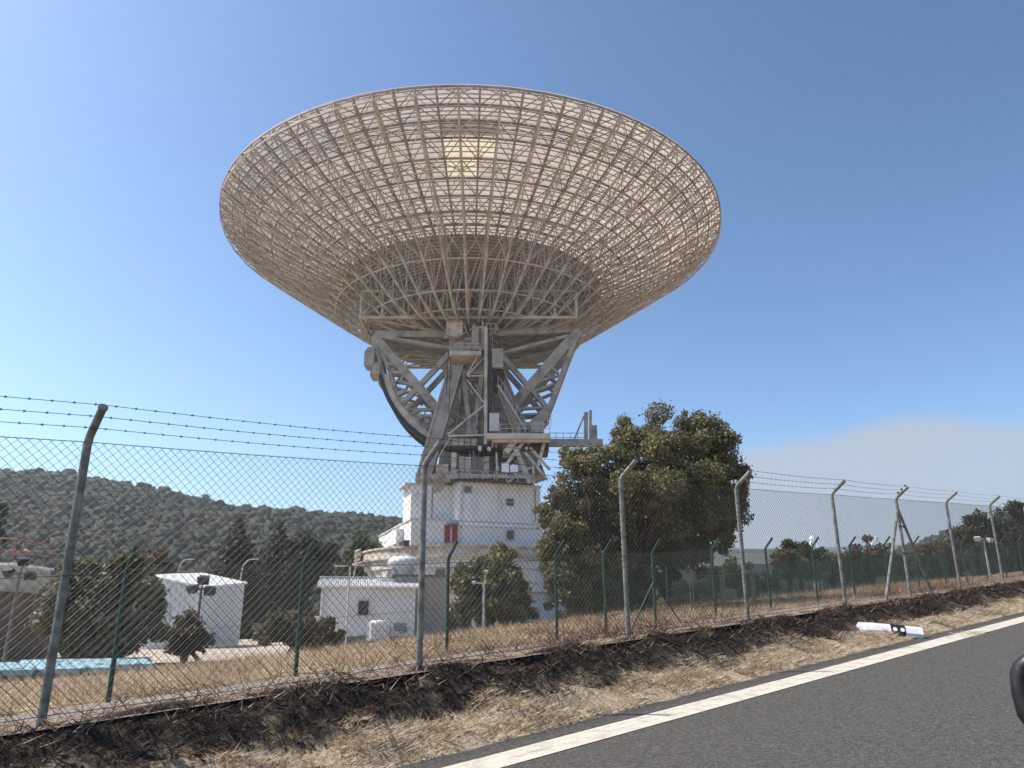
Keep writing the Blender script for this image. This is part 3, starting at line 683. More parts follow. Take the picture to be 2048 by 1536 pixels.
vt = sbox(sh2, 'vent', (4.3, -.03, .95), (.62, .08, .4), M['louvre'])
for k in range(5): sbox(sh2, 'slat', (4.3, -.08, .80+.075*k), (.6, .05, .03), M['lamp'], vt)
b = MB(); b.tube([(.12, -.1, H2), (.12, -.1, 1.5), (.28, -.1, .3)], .05, 6); b.obj('downpipe', M['lamp'], sh2)
# annex with mushroom vent
an = thing('plant_room', (-5.6, 45.5, .1), 'grey plant room with a round white ventilation hood beside the corrugated shed', 'building', rz=math.radians(11))
sbox(an, 'wall', (.35, 2.5, 1.85), (3.0, 5.0, 3.7), M['concrete'])
sbox(an, 'roof', (.35, 2.5, 3.76), (3.2, 5.2, .12), M['louvre'])
b = MB(); b.lathe([(.62, 3.8), (.66, 4.35), (.86, 4.40), (.92, 4.5), (.92, 4.68), (.75, 4.86), (.3, 4.93), (0, 4.95)], 24, (-.6, 1.2, 0)); b.obj('ventilation_hood', M['white2'], an, smooth=True)
b = MB(); b.lathe([(.55, -.3), (.55, .3)], 20, (0, 0, 0), 0, math.pi); me = b.mesh('arch', True); o = new_obj('arch_duct', me, M['lamp'], an); o.location = (-1.55, .9, 3.75); o.rotation_euler = (math.pi/2, 0, 0)
sbox(an, 'awning', (2.6, 2.0, 2.25), (2.6, 3.0, .08), M['rust'])
sbox(an, 'awning_post', (3.7, .6, 1.1), (.1, .1, 2.25), M['lamp'])
sbox(an, 'side_wall', (2.9, 4.0, 1.1), (2.0, .2, 2.2), M['louvre'])
# white metal shed
s1 = thing('shed', (-16.4, 42.0, .1), 'white ribbed metal shed with a plain white roof between bush and corrugated shed', 'shed', rz=math.radians(1))
W1, D1, H1 = 2.7, 7.0, 3.15
HA, HB, HC, HD = 2.85, 3.44, 4.05, 3.45
b = MB(); b.add([(0, 0, -.2), (0, D1, -.2), (-W1, D1, -.2), (-W1, 0, -.2), (0, 0, HA), (0, D1, HB), (-W1, D1, HC), (-W1, 0, HD)], [(0, 1, 5, 4), (1, 2, 6, 5), (2, 3, 7, 6), (3, 0, 4, 7)]); b.obj('wall', M['white2'], s1)
b = MB()
for i in range(28): hh = HA+(HB-HA)*i/28; b.box((.03, .15+i*D1/28, hh/2), (.05, .06, hh))
for i in range(11): hh = HA+(HD-HA)*i/11; b.box((-.12-i*W1/11, -.03, hh/2), (.06, .05, hh))
b.obj('wall_ribs', M['white2'], s1)
b = MB(); e = .15; v4 = [(e, -e, HA), (e, D1+e, HB), (-W1-e, D1+e, HC), (-W1-e, -e, HD)]
b.add([(x, y, z+.02) for x, y, z in v4]+[(x, y, z+.14) for x, y, z in v4], [(3, 2, 1, 0), (4, 5, 6, 7), (0, 1, 5, 4), (1, 2, 6, 5), (2, 3, 7, 6), (3, 0, 4, 7)])
b.obj('roof', M['white2'], s1)
sbox(s1, 'door', (-1.9, -.07, 1.0), (.9, .07, 2.0), M['lamp'])
# low brown building with a maroon door, far left
lb = thing('brown_building', (-19.0, 27.0, zg(-19, 27)), 'low brown building with grey flat roof and maroon door at the left edge', 'building', rz=math.radians(8))
sbox(lb, 'wall', (-1.4, 2.5, 1.15), (5.6, 5, 2.6), M['brick'])
sbox(lb, 'roof', (-1.3, 2.4, 2.56), (6.2, 5.6, .22), M['concrete'])
sbox(lb, 'door', (.35, -.04, .95), (.95, .08, 1.95), M['maroon'])
sbox(lb, 'roof_edge', (-1.3, -.43, 2.58), (6.3, .08, .1), M['lamp'])
# grey concrete tank with red rails
tk = thing('concrete_tank', (-33.5, 49, 0), 'grey concrete tank with red pipe railing on top at far left', 'tank', rz=math.radians(4))
sbox(tk, 'wall', (0, 2.5, 2.2), (4.6, 5, 5.0), M['concrete'])
sbox(tk, 'coping', (0, 2.5, 4.78), (4.8, 5.2, .16), M['white2'])
b = MB()
for z in (5.6, 6.35): b.tube([(-2.3, .05, z), (2.3, .05, z)], .045); b.tube([(2.3, .05, z), (2.3, 4.9, z)], .045)
for i in range(6): b.tube([(-2.3+i*.92, .05, 4.8), (-2.3+i*.92, .05, 6.35)], .04)
b.obj('railing', M['redrail'], tk)
# caged liquid container by the shed
ib_ = thing('liquid_container', (-6.75, 40.9, zg(-6.75, 40.9)+.1), 'white plastic liquid container in a wire cage in front of the corrugated shed', 'container', rz=.25)
b = MB(); b.prism([(-.5, -.42), (-.42, -.5), (.42, -.5), (.5, -.42), (.5, .42), (.42, .5), (-.42, .5), (-.5, .42)], .15, 1.0)
b.lathe([(.5, 1.0), (.42, 1.1), (.15, 1.14), (0, 1.14)], 16); b.obj('tank', M['whiteplastic'], ib_)
b = MB()
for i in range(7):
    t = -.54+.18*i
    for y in (-.54, .54): b.beam((t, y, .12), (t, y, 1.05), .025); b.beam((y, t, .12), (y, t, 1.05), .025)
for z in (.2, .4, .6, .8, 1.04):
    for y in (-.54, .54): b.beam((-.54, y, z), (.54, y, z), .025); b.beam((y, -.54, z), (y, .54, z), .025)
b.obj('cage', M['lamp'], ib_)
sbox(ib_, 'pallet', (0, 0, .06), (1.1, 1.1, .12), M['louvre'])
# pale blue slabs lying on the grass
for i, (x, y, L_, W_, a, lab) in enumerate(((-10.75, 18.3, 3.1, .85, .62, 'long pale blue painted slab on the dry grass, the nearer one'), (-10.5, 20.3, 2.9, .8, .60, 'shorter pale blue painted slab on the dry grass, the one behind'))):
    o = thing('blue_slab', (x, y, zg(x, y)), lab, 'slab', 'pale blue slabs behind the fences', rz=a)
    sbox(o, 'top', (0, 0, .24), (L_, W_, .12), M['blueslab'], R=Matrix.Rotation(.16, 3, 'X')); sbox(o, 'base', (0, .03, .08), (L_*.94, W_*.7, .2), M['louvre'])
# low concrete barrier far in the yard
o = thing('guard_rail', (-12, 62, zg(-12, 62)), 'grey metal guard rail beyond the yard between the two sheds', 'guard rail')
sbox(o, 'beam', (0, 0, 1.05), (16, .08, .5), M['louvre'])
for i in range(9): sbox(o, 'post', (-7.5+i*1.9, .1, .6), (.1, .12, 1.2), M['lamp'])

# lamps
def flood(px, pyb, pyt, Y, lab, mt, group='floodlight poles', n=3, hs=.3):
    bse = aty(px[0], pyb, Y); zz = zg(bse.x, bse.y); tpz = aty(px[1], pyt, Y).z
    o = thing('floodlight_pole', (bse.x, Y, zz), lab, 'floodlight', group); h = tpz-zz
    b = MB(); b.tube([(0, 0, -.1), (0, 0, h)], [.06, .045], 8); b.obj('pole', mt, o)
    b = MB(); b.beam((-.34, 0, h), (.34, 0, h), .06); b.obj('crossbar', mt, o)
    pos = [(-.34, 0, h+.02), (.34, 0, h-.05), (.06, 0, h+.38)][:n]
    for i, q in enumerate(pos):
        b = MB(); R = Matrix.Rotation((-.5, .45, .2)[i], 3, 'Z') @ Matrix.Rotation(.5, 3, 'X')
        prof = [(-.5, -.5), (.5, -.5), (.62, .5), (-.62, .5)]
        vs = [R @ Vector((x*hs, -hs*.35, z*hs*.8))+Vector(q) for x, z in prof]+[R @ Vector((x*hs*.6, hs*.45, z*hs*.5))+Vector(q) for x, z in prof]
        b.add(vs, [(0, 1, 2, 3), (7, 6, 5, 4)]+[(j, j+4, (j+1) % 4+4, (j+1) % 4) for j in range(4)])
        b.obj('lamp_head', M['black'] if mt is not M['lamp'] else M['lamp'], o)
    if n > 2: b = MB(); b.beam((0, 0, h), (.06, 0, h+.3), .05); b.obj('bracket', mt, o)
flood((390, 404), 1290, 1178, 33, 'black pole with three floodlights in front of the white metal shed', M['dark'], hs=.42)
flood((12, 40), 1300, 1147, 25, 'grey pole with three floodlights in front of the brown building', M['galv'], hs=.30)
flood((967, 966), 1275, 1166, 27, 'thin pole with pale floodlights beside the bush under the pedestal', M['lamp'], n=3, hs=.12)
flood((1983, 1966), 1168, 1078, 43, 'white floodlight pole between fence posts at the right', M['lamp'], n=2, hs=.3)
def tlamp(px, pyb, pyt, Y, lab, kind):
    bse = aty(px, pyb, Y); zz = zg(bse.x, bse.y); h = aty(px, pyt, Y).z-zz
    o = thing('lamp_post', (bse.x, Y, zz), lab, 'lamp post', 'lamp posts in the compound')
    b = MB()
    if kind == 'T':
        b.tube([(0, 0, -.1), (0, 0, h)], .05, 8); b.obj('pole', M['lamp'], o)
        for q in (-1, 1): sbox(o, 'lamp_head', (q*.45, 0, h), (.62, .18, .08), M['lamp'])
    else:
        pts_ = [(0, 0, -.1), (0, 0, h-1.3), (.12, 0, h-.5), (.5, 0, h-.08), (.95, 0, h)]
        b.tube(pts_, [.07, .06, .05, .045, .04], 8); b.obj('pole', M['lamp'], o); sbox(o, 'lamp_head', (1.15, 0, h-.02), (.5, .2, .1), M['lamp'])
tlamp(690, 1302, 1132, 38, 'pale double headed lamp post in front of the corrugated shed', 'T')
tlamp(477, 1200, 1118, 70, 'curved street lamp behind the white metal shed', 'C')
tlamp(350, 1190, 1118, 75, 'curved street lamp above the left bush', 'C')
tlamp(705, 1190, 1122, 66, 'curved street lamp left of the pedestal building', 'C')

# ------------------------------------------------------------------ fences
def zf(p, s): q = ps(p, s); return zg(q.x, q.y)
def chain(fence, p, ss, hgt, pitch, rad, mt, wob):
    for i in range(len(ss)-1):
        a, e = ss[i], ss[i+1]; b = MB()
        n0 = int(math.floor((a-hgt)/pitch)); n1 = int(math.ceil((e+hgt)/pitch))
        for sg in (1, -1):
            for k in range(n0, n1+1):
                s0 = k*pitch
                lo, hi = (s0, s0+hgt) if sg > 0 else (s0-hgt, s0)
                lo, hi = max(lo, a), min(hi, e)
                if hi-lo < .01: continue
                m_ = 2 if hi-lo < 1 else 3; pts_ = []
                for j in range(m_+1):
                    s = lo+(hi-lo)*j/m_; t = (s-s0)*sg
                    q = ps(p+wob*noise.noise(Vector((s*.8, t*1.2, 0))), s, zf(p, s)+.03+t+wob*.6*noise.noise(Vector((s*.9, 5, t)))); pts_.append(q)
                b.tube(pts_, rad, 3, False)
        o = b.obj('chain_link_mesh', mt, fence)
def fence(name, p, ss, knee, out, up, r, mt, wm, barb, lab, pitch, wr, hgt, wires):
    o0 = ps(p, ss[0], zf(p, ss[0])); fo = thing(name, (0, 0, 0), lab, 'fence')
    arm = -NV*out+Vector((0, 0, up))
    for i, s in enumerate(ss):
        z = zf(p, s); base = ps(p, s, z-.15); kn = ps(p, s, z+knee)
        lean = Vector((random.uniform(-.015, .015), random.uniform(-.015, .015), 0)); kn += lean
        b = MB(); b.tube([base, ps(p, s, z+.5)+lean*.25, kn-Vector((0, 0, .04)), kn+arm*.12, kn+arm], r, 10); po = b.obj('post', mt, fo, smooth=False)
        b = MB(); b.tube([kn+arm*.985, kn+arm*1.03], r*1.18, 10); b.obj('cap', mt, po)
    chain(fo, p, ss, hgt, pitch, wr, wm, .02)
    for t in wires:
        b = MB(); pts_ = []
        for i in range(len(ss)-1):
            for k in range(5):
                s = ss[i]+(ss[i+1]-ss[i])*k/5; pts_.append(ps(p-r-.004, s, zf(p, s)+t-.012*math.sin(k/5*math.pi)))
        b.tube(pts_, wr*1.35, 4); b.obj('tension_wire', wm, fo)
    if barb:
        for f in (.25, .60, .95):
            b = MB(); pts_ = []
            for i in range(len(ss)-1):
                for k in range(6):
                    s = ss[i]+(ss[i+1]-ss[i])*k/6
                    v = ps(p, s, zf(p, s)+knee)+arm*f; v.z -= .02*math.sin(k/6*math.pi); pts_.append(v+Vector((0, 0, .035)))
            b.tube(pts_, .0024, 4)
            s = ss[0]
            while s < min(ss[-1], 16):
                i = max(j for j in range(len(ss)-1) if ss[j] <= s); k = (s-ss[i])/(ss[i+1]-ss[i])
                v = ps(p, s, zf(p, s)+knee)+arm*f; v.z += .035-.02*math.sin(k*math.pi)
                for d_ in ((.2, .3, 1), (.2, -1, .3)): dd = Vector(d_).normalized()*.012; b.beam(v-dd, v+dd, .003)
                b.tube([v-U*.01, v+U*.01], .0042, 4); s += .14
            b.obj('barbed_wire', M['wire'], fo)
    return fo
SF = [-4.7, -1.6, 1.51, 4.65, 7.8, 10.59, 13.84, 16.8, 19.74, 22.97, 26.1, 29.2, 32.3]
ff = fence('chain_link_fence', 6.3, SF, 1.97, .26, .20, .031, M['galv'], M['wire'], True, 'tall galvanised chain link fence with barbed wire along the road verge', .0707, .0021, 1.93, (1.95, .98, .06))
# braced straining post of the front fence
kz = ps(6.3, 16.8, zf(6.3, 16.8))
b = MB(); b.tube([kz+Vector((0, 0, 1.75)), ps(6.28, 15.45, zf(6.28, 15.45)-.1)], .03, 8); b.obj('brace', M['galv'], ff)
b = MB(); b.tube([kz+Vector((0, 0, 1.75)), ps(6.28, 18.0, zf(6.28, 18.0)-.1)], .03, 8); b.obj('brace', M['galv'], ff)
for t in (.85, 1.4): b = MB(); b.beam(kz+Vector((0, 0, t))-U*.06, kz+Vector((0, 0, t))+U*.28, .03); b.obj('clamp', M['dark'], ff)
for f in (.3, .6, .92): b = MB(); v = kz+Vector((0, 0, 1.97))-NV*.26*f+Vector((0, 0, .2*f)); b.beam(v, v+Vector((-.03, 0, .07)), .03); b.obj('insulator', M['dark'], ff)
SG = [-2.4, .65, 3.71, 6.52, 9.64, 12.66, 14.31, 16.2, 18.89, 21.84, 24.84, 27.62, 30.61, 33.6, 36.6, 39.3, 42.2, 45.2, 48.2, 51]
gf = fence('green_fence', 12.2, SG, 1.83, .26, .30, .034, M['green'], M['wireg'], False, 'dark green chain link fence running behind the road fence', .0707, .0022, 1.80, (1.80, .9, .06))
for s0, s1_ in ((16.2, 15.2), (16.2, 17.4)):
    b = MB(); b.tube([ps(12.2, s0, zf(12.2, s0)+1.1), ps(12.25, s1_, zf(12.25, s1_)-.05)], .022, 6); b.obj('brace', M['green'], gf)
# inner fence with green shade netting on the right
PN = 17.5; nf = thing('netting_fence', (0, 0, 0), 'fence hung with dark green shade netting behind the right hand posts', 'fence')
SN = [24+3*i for i in range(14)]
for i, s in enumerate(SN):
    q = ps(PN, s); z = zg(q.x, q.y); b = MB(); b.tube([(q.x, q.y, z-.1), (q.x, q.y, z+1.55)], .03, 6); b.obj('post', M['galv'] if i < 3 else M['green'], nf)
    if i < len(SN)-1:
        vs = []
        for k in range(7):
            sk = s+3*k/6
            for t in range(4):
                q2 = ps(PN+.03*math.sin(k+i)+.05*noise.noise(Vector((sk, t, 2))), sk); vs.append((q2.x, q2.y, zg(q2.x, q2.y)+.08+1.42*t/3-(.05*math.sin(k/6*math.pi) if t == 3 else 0)))
        b = MB(); b.add(vs, [(k*4+t, k*4+4+t, k*4+5+t, k*4+1+t) for k in range(6) for t in range(3)]); b.obj('netting', M['net'], nf)
# wire gates/frames under the oak
for i, (xa, xb, yt, yb) in enumerate(((1388, 1450, 1151, 1208), (1452, 1512, 1147, 1204))):
    Y = 26; a = aty(xa, yb, Y); e = aty(xb, yb, Y); hh = aty(xa, yt, Y).z-a.z
    o = thing('wire_panel', (a.x, Y, zg(a.x, Y)), ('left', 'right')[i]+'most grey wire mesh panel standing under the oak', 'panel', 'wire panels under the oak'); w_ = e.x-a.x; z0 = a.z-zg(a.x, Y)
    b = MB()
    for x in (0, w_): b.beam((x, 0, -.1), (x, 0, z0+hh), .035); b.beam((x-.09, 0, -.1), (x-.09, 0, z0+hh*.95), .03)
    b.beam((0, 0, z0+hh), (w_, 0, z0+hh), .02); b.obj('frame', M['louvre'], o)
    b = MB()
    for k in range(16): b.beam((w_*k/16, 0, 0), (w_*k/16, 0, z0+hh), .006)
    for k in range(14): b.beam((0, 0, (z0+hh)*k/14), (w_, 0, (z0+hh)*k/14), .006)
    b.obj('wire_mesh', M['wireg'], o)

# ------------------------------------------------------------------ trees and shrubs
def leaf_mesh(name, cen, rad, n, size, asp=.55, inner=.55, up=.25):
    cen = np.asarray(cen); rad = np.asarray(rad); w_ = (rad**2).sum(1); idx = rng.choice(len(cen), n, p=w_/w_.sum())
    d_ = rng.normal(size=(n, 3)); d_ /= np.linalg.norm(d_, axis=1)[:, None]
    r = rng.uniform(inner**3, 1, n)**(1/3)
    r = np.where(rng.random(n) < .09, rng.uniform(1.0, 1.38, n), r)          # stray sprigs break the outline
    P_ = cen[idx]+d_*rad[idx]*r[:, None]
    nrm = d_*.7+rng.normal(size=(n, 3))*.9+np.array([0, 0, up]); nrm /= np.linalg.norm(nrm, axis=1)[:, None]
    t1 = np.cross(nrm, rng.normal(size=(n, 3))); t1 /= np.linalg.norm(t1, axis=1)[:, None]; t2 = np.cross(nrm, t1)
    s_ = (size*rng.uniform(.6, 1.35, n))[:, None]
    V = np.stack([P_-t1*s_, P_-t2*s_*asp+nrm*s_*.15, P_+t1*s_, P_+t2*s_*asp+nrm*s_*.15], 1)
    return mesh_np(name, V.reshape(-1, 3), np.arange(4*n).reshape(n, 4))
def clumps(lobes, k, fr=.34, flat=.85):
    c_ = []; r_ = []
    for (c, R) in lobes:
        for _ in range(k):
            d_ = rng.normal(size=3); d_ /= np.linalg.norm(d_); q = rng.uniform(.25, .98)
            c_.append(np.array(c)+d_*np.array(R)*q); f = fr*rng.uniform(.6, 1.25); r_.append(np.array([1, 1, flat])*np.mean(R)*f)
    return np.array(c_), np.array(r_)
def plant(name, lab, cat, base, lobes, k, n, size, mt, trunk=.16, fr=.34, group=None, limbs=True, stems=1, inner=.12):
    base = Vector(base); o = thing(name, base, lab, cat, group)
    L_ = [(np.array(c)-np.array(base), R) for c, R in lobes]
    c_, r_ = clumps(L_, int(k*1.5), fr)
    new_obj('crown', leaf_mesh('crown', c_, r_, n, size, asp=.6, inner=inner), mt, o)
    b = MB()
    for st in range(stems):
        bx = Vector((random.uniform(-.2, .2), random.uniform(-.2, .2), 0))*(stems > 1)*2
        mid = Vector(np.mean([c for c, _ in L_], axis=0)); mid.z *= .55
        b.tube([bx+Vector((0, 0, -.2)), bx+Vector((random.uniform(-.1, .1), 0, mid.z*.5)), mid*.5+bx*.5+Vector((0, 0, mid.z*.5))], [trunk*1.2, trunk, trunk*.8], 8)
        if limbs:
            for j in range(0, len(c_), max(1, len(c_)//26)):
                e = Vector(c_[j]); m0 = mid*.5+bx*.5+Vector((0, 0, mid.z*.5)); h = m0.lerp(e, .5)+Vector((random.uniform(-.3, .3), random.uniform(-.3, .3), .15))*.6
                b.tube([m0, h, e], [trunk*.55, trunk*.3, trunk*.1], 5)
    b.obj('trunk', M['bark'], o, smooth=True); return o
def lob(px, py, r, Y, ry=None):                      # a lobe seen at a pixel, r in pixels, at depth Y
    c = aty(px, py, Y); k = (c.y*C+(c.z-CAMZ)*S)/F; return ((c.x, c.y, c.z), (r*k, (ry or r)*k, r*k))
Y0_ = 30
oakl = [lob(1395, 905, 78, 30), lob(1335, 890, 72, 31), lob(1268, 905, 64, 30), lob(1195, 930, 60, 29), lob(1160, 985, 56, 29), lob(1130, 1060, 58, 28.5), lob(1210, 1040, 80, 30), lob(1290, 990, 85, 29), lob(1385, 985, 82, 30), lob(1440, 960, 60, 30.5), lob(1462, 1005, 44, 30.5), lob(1300, 1070, 70, 30.5), lob(1390, 1055, 55, 31), lob(1150, 1130, 60, 28.5), lob(1210, 1150, 55, 29), lob(1110, 1150, 34, 28.3), lob(1420, 870, 50, 30), lob(1440, 1050, 36, 30), lob(1255, 870, 36, 30), lob(1380, 850, 34, 30), lob(1150, 915, 34, 29.3), lob(1180, 1085, 70, 29.5), lob(1255, 1110, 66, 30), lob(1330, 1110, 44, 31), lob(1098, 1010, 34, 28.6), lob(1240, 975, 60, 29), lob(1200, 1190, 40, 29), lob(1470, 960, 34, 30), lob(1330, 940, 70, 29), lob(1120, 1190, 40, 28.2), lob(1160, 1205, 38, 28.4), lob(1290, 1190, 34, 29.5), lob(1100, 1100, 40, 28.3), lob(1350, 1075, 60, 29.6), lob(1430, 1010, 60, 29.8), lob(1440, 1082, 34, 30), lob(1395, 1108, 40, 30), lob(1335, 1150, 38, 30), lob(1260, 1195, 34, 29.6)]
ob = aty(1290, 1225, 30); ob.z = zg(ob.x, ob.y)
plant('oak_tree', 'large dark holm oak standing to the right of the pedestal building', 'tree', ob, oakl, 11, 170000, .062, M['oak'], .30, .36)
bl = [lob(985, 1130, 50, 28), lob(950, 1165, 50, 28), lob(1020, 1165, 52, 28), lob(985, 1195, 58, 27.6), lob(940, 1215, 40, 27.5), lob(1035, 1215, 42, 27.8)]
bb = aty(985, 1252, 28); bb.z = zg(bb.x, bb.y)
plant('holm_oak_bush', 'rounded green bush between the pedestal building and the large oak', 'bush', bb, bl, 14, 24000, .075, M['oak'], .12, .36, stems=3)
ll = [lob(225, 1150, 56, 22), lob(165, 1170, 56, 22), lob(285, 1195, 50, 22.3), lob(130, 1225, 58, 21.6), lob(215, 1225, 80, 22), lob(290, 1260, 42, 22.2), lob(170, 1275, 50, 21.6), lob(260, 1130, 30, 22.3), lob(240, 1290, 40, 22)]
bb = aty(210, 1318, 22); bb.z = zg(bb.x, bb.y)
plant('evergreen_bush', 'large dusty evergreen bush between two fence posts in front of the metal shed', 'bush', bb, ll, 13, 30000, .07, M['oak2'], .10, .34, stems=4)
for i, (L_, bpx, Y, n, mt, lab) in enumerate((
    ([(372, 1262, 34), (350, 1285, 28), (398, 1285, 26), (372, 1295, 26)], (375, 1325), 25, 3800, 'olivebush', 'small brown olive shrub left of the black floodlight pole'),
    ([(560, 1258, 36), (600, 1255, 34), (645, 1262, 36), (535, 1272, 24), (672, 1268, 20), (590, 1280, 30), (630, 1285, 26)], (598, 1335), 24, 6500, 'olivebush', 'small spreading olive shrub behind a green post before the corrugated shed'),
    ([(1600, 1112, 36), (1570, 1112, 26), (1630, 1118, 26)], (1600, 1165), 46, 8000, 'green_leaf', 'rounded green tree with a dome top seen over the netting'),
    ([(1575, 1125, 24), (1560, 1140, 20), (1605, 1138, 22)], (1580, 1165), 44, 5000, 'rustbush', 'rust orange shrub in front of the rounded green tree'),
    ([(1725, 1108, 38), (1700, 1125, 34), (1760, 1120, 36), (1730, 1140, 36), (1790, 1130, 26)], (1735, 1170), 48, 9000, 'olivebush', 'brown bushy tree beneath the white antenna tops'),
    ([(1660, 1130, 26), (1680, 1145, 22), (1640, 1145, 22)], (1665, 1170), 50, 5000, 'oak2', 'pale grey green bush between the green dome tree and the brown one'),
    ([(1850, 1120, 28), (1880, 1112, 30), (1905, 1130, 28), (1825, 1135, 24), (1870, 1142, 24)], (1868, 1165), 50, 8000, 'rustbush', 'yellowish brown bush right of the braced fence post'),
    ([(1500, 1160, 30), (1460, 1150, 34), (1540, 1165, 24), (1425, 1165, 30)], (1480, 1200), 38, 8000, 'oak', 'dark low bush under the right side of the large oak'),
    ([(1950, 1065, 44), (1930, 1095, 40), (1985, 1075, 46), (2030, 1060, 50), (2060, 1050, 50), (2010, 1110, 46), (1960, 1115, 36), (2050, 1105, 50), (1955, 1040, 26)], (1990, 1160), 58, 26000, 'pine', 'dark pine at the right edge behind the last fence posts'),
    ([(2066, 1018, 22), (2080, 1040, 26), (2090, 1080, 30)], (2078, 1150), 62, 5000, 'pine', 'dark treetop cut by the right edge of the picture'),
    ([(618, 1105, 46), (590, 1110, 36), (650, 1120, 34), (600, 1145, 40), (640, 1155, 30)], (615, 1190), 85, 11000, 'pine', 'broad rounded dark green tree right of the two conifers'),
    ([(725, 1100, 36), (740, 1125, 34), (705, 1130, 34), (730, 1155, 36), (700, 1165, 26)], (722, 1195), 100, 9000, 'green_leaf', 'lighter green tree just left of the pedestal building'),
    ([(310, 1135, 36), (285, 1120, 26), (330, 1155, 24)], (310, 1190), 60, 5000, 'olivebush', 'dark shrub behind the roof of the white metal shed'),
    ([(-8, 1020, 22), (-14, 1045, 26), (-12, 1080, 26)], (-12, 1130), 70, 4000, 'green_leaf', 'green treetop cut by the left edge of the picture'),
    )):
    bs = aty(bpx[0], bpx[1], Y); bs.z = min(zg(bs.x, bs.y), aty(L_[0][0], L_[0][1], Y).z-.5)
    k = Y/30
    plant('pine_tree' if mt == 'pine' else ('shrub' if 'hrub' in lab or 'bush' in lab.split(' ')[-6:] else 'tree'), lab, 'shrub' if ('shrub' in lab or 'bush ' in lab) else 'tree', bs, [lob(a, c, r, Y) for a, c, r in L_], 12, n, .075*max(.85, k*.75), M[mt], .08*max(1, k), .36, stems=3 if Y < 26 else 1)
def conifer(px, pyb, pyt, wpx, Y, lab, n):
    bs = aty(px, pyb, Y); tpz = aty(px, pyt, Y).z; bs.z = zg(bs.x, bs.y); h = tpz-bs.z; R = wpx*Y*1.05/F/2
    o = thing('conifer', bs, lab, 'tree', 'conifers behind the sheds'); c_ = []; r_ = []
    for i in range(26):
        t = i/26; zz = h*(.10+.88*t); rr = R*(1-t)**.85
        m_ = max(3, int(12*(1-t)+3))
        for k in range(m_):
            a = 2.4*i+2*math.pi*k/m_+random.uniform(-.2, .2)
            for q in (.35, .65, .95):
                f = q*random.uniform(.8, 1.1); c_.append((rr*f*math.cos(a), rr*f*math.sin(a), zz-.28*rr*f+random.uniform(-.1, .1))); r_.append((.26*rr+.15, .26*rr+.15, .10*rr+.12))
    new_obj('crown', leaf_mesh('crown', c_, r_, n, .2, .4, .1), M['pine'], o)
    b = MB(); b.tube([(0, 0, -.2), (0, 0, h*.97)], [.22, .03], 8); b.obj('trunk', M['bark'], o)
conifer(463, 1195, 1018, 150, 80, 'tall dark conifer behind the metal shed, the left of two', 32000)
conifer(548, 1195, 1032, 150, 86, 'dark conifer right of its taller neighbour, behind the sheds', 32000)

# white tops of two far antennas
for i, (px, py, sc_) in enumerate(((1625, 1074, 1.0), (1748, 1076, 1.25))):
    Y = 300; q = aty(px, py, Y); k = (q.y*C)/F*sc_
    o = thing('distant_antenna', (q.x, q.y, q.z-40*k), ('smaller white antenna top above the green dome tree', 'larger white antenna top above the brown tree')[i], 'antenna', 'far antennas beyond the trees')
    b = MB()
    for a in range(4):
        an_ = a*math.pi/2+.5; b.beam((20*k*math.cos(an_), 20*k*math.sin(an_), 0), (4*k*math.cos(an_), 4*k*math.sin(an_), 36*k), 2.2*k); b.beam((20*k*math.cos(an_), 20*k*math.sin(an_), 0), (20*k*math.cos(an_+1.57), 20*k*math.sin(an_+1.57), 2*k), 2*k)
    b.obj('support_legs', M['white2'], o)
    b = MB(); b.lathe([(0, 34*k), (7*k, 36*k), (5*k, 41*k), (0, 43*k)], 12); b.obj('subreflector', M['white2'], o)
    b = MB(); b.lathe([(0, -30*k), (14*k, -24*k), (34*k, -4*k), (34.5*k, -3*k), (20*k, -14*k), (0, -20*k)], 24); b.obj('dish', M['white2'], o)
    b = MB(); b.lathe([(9*k, -110*k), (8*k, -26*k), (0, -26*k)], 12); b.obj('tower', M['white2'], o)

# ------------------------------------------------------------------ verge: straw, brambles, roots, stones
def zv(p, s):                                         # ground height on the verge, relief included
    q = ps(p, s); z = zg(q.x, q.y)
    if 5.05 < p < 6.45:
        k = 1.0 if p < 5.95 else .25
        z += k*(.10*noise.noise(Vector((p*2.2, s*1.5, 0)))+.06*noise.noise(Vector((p*6, s*5, 3))))
        if 5.6 < p < 6.15: z += .10*noise.noise(Vector((s*1.3, 7, 0)))
    return z
def blades(name, n, pf, size, tilt, wid, mt, lab=None, zf_=zv, curl=.3):
    V = np.zeros((n, 3, 3)); i = 0
    while i < n:
        p, s = pf()
        q = ps(p, s); z = zf_(p, s); a = random.uniform(0, 2*math.pi); L_ = size*random.uniform(.4, 1.4); t = tilt*random.uniform(.2, 1.2)
        dx = Vector((math.cos(a), math.sin(a), 0)); tip = q+dx*L_*math.cos(t); sd_ = Vector((-dx.y, dx.x, 0))*wid*random.uniform(.6, 1.3)
        V[i, 0] = (q.x-sd_.x, q.y-sd_.y, z+.004); V[i, 1] = (q.x+sd_.x, q.y+sd_.y, z+.012); V[i, 2] = (tip.x, tip.y, z+.02+L_*math.sin(t)); i += 1
    return new_obj(name, mesh_np(name, V.reshape(-1, 3), np.arange(3*n).reshape(n, 3)), mt, kind='stuff', label=lab, cat='grass')
def verge():
    while True:
        s = -3+31*random.random()**1.5; p = random.uniform(4.98, 5.85)
        e = 5.5+.55*noise.noise(Vector((s*.9, 3, 0)))+.25*noise.noise(Vector((s*3, 9, 0)))
        if p < e and noise.noise(Vector((s*2, p*3, 1))) > -.35: return p, s
blades('verge_straw', 26000, verge, .09, .35, .0035, M['straw2'], 'pale straw lying on the gravel verge beside the road')
blades('verge_grass', 9000, verge, .11, .8, .004, M['straw'], 'short dry brown grass along the road verge')
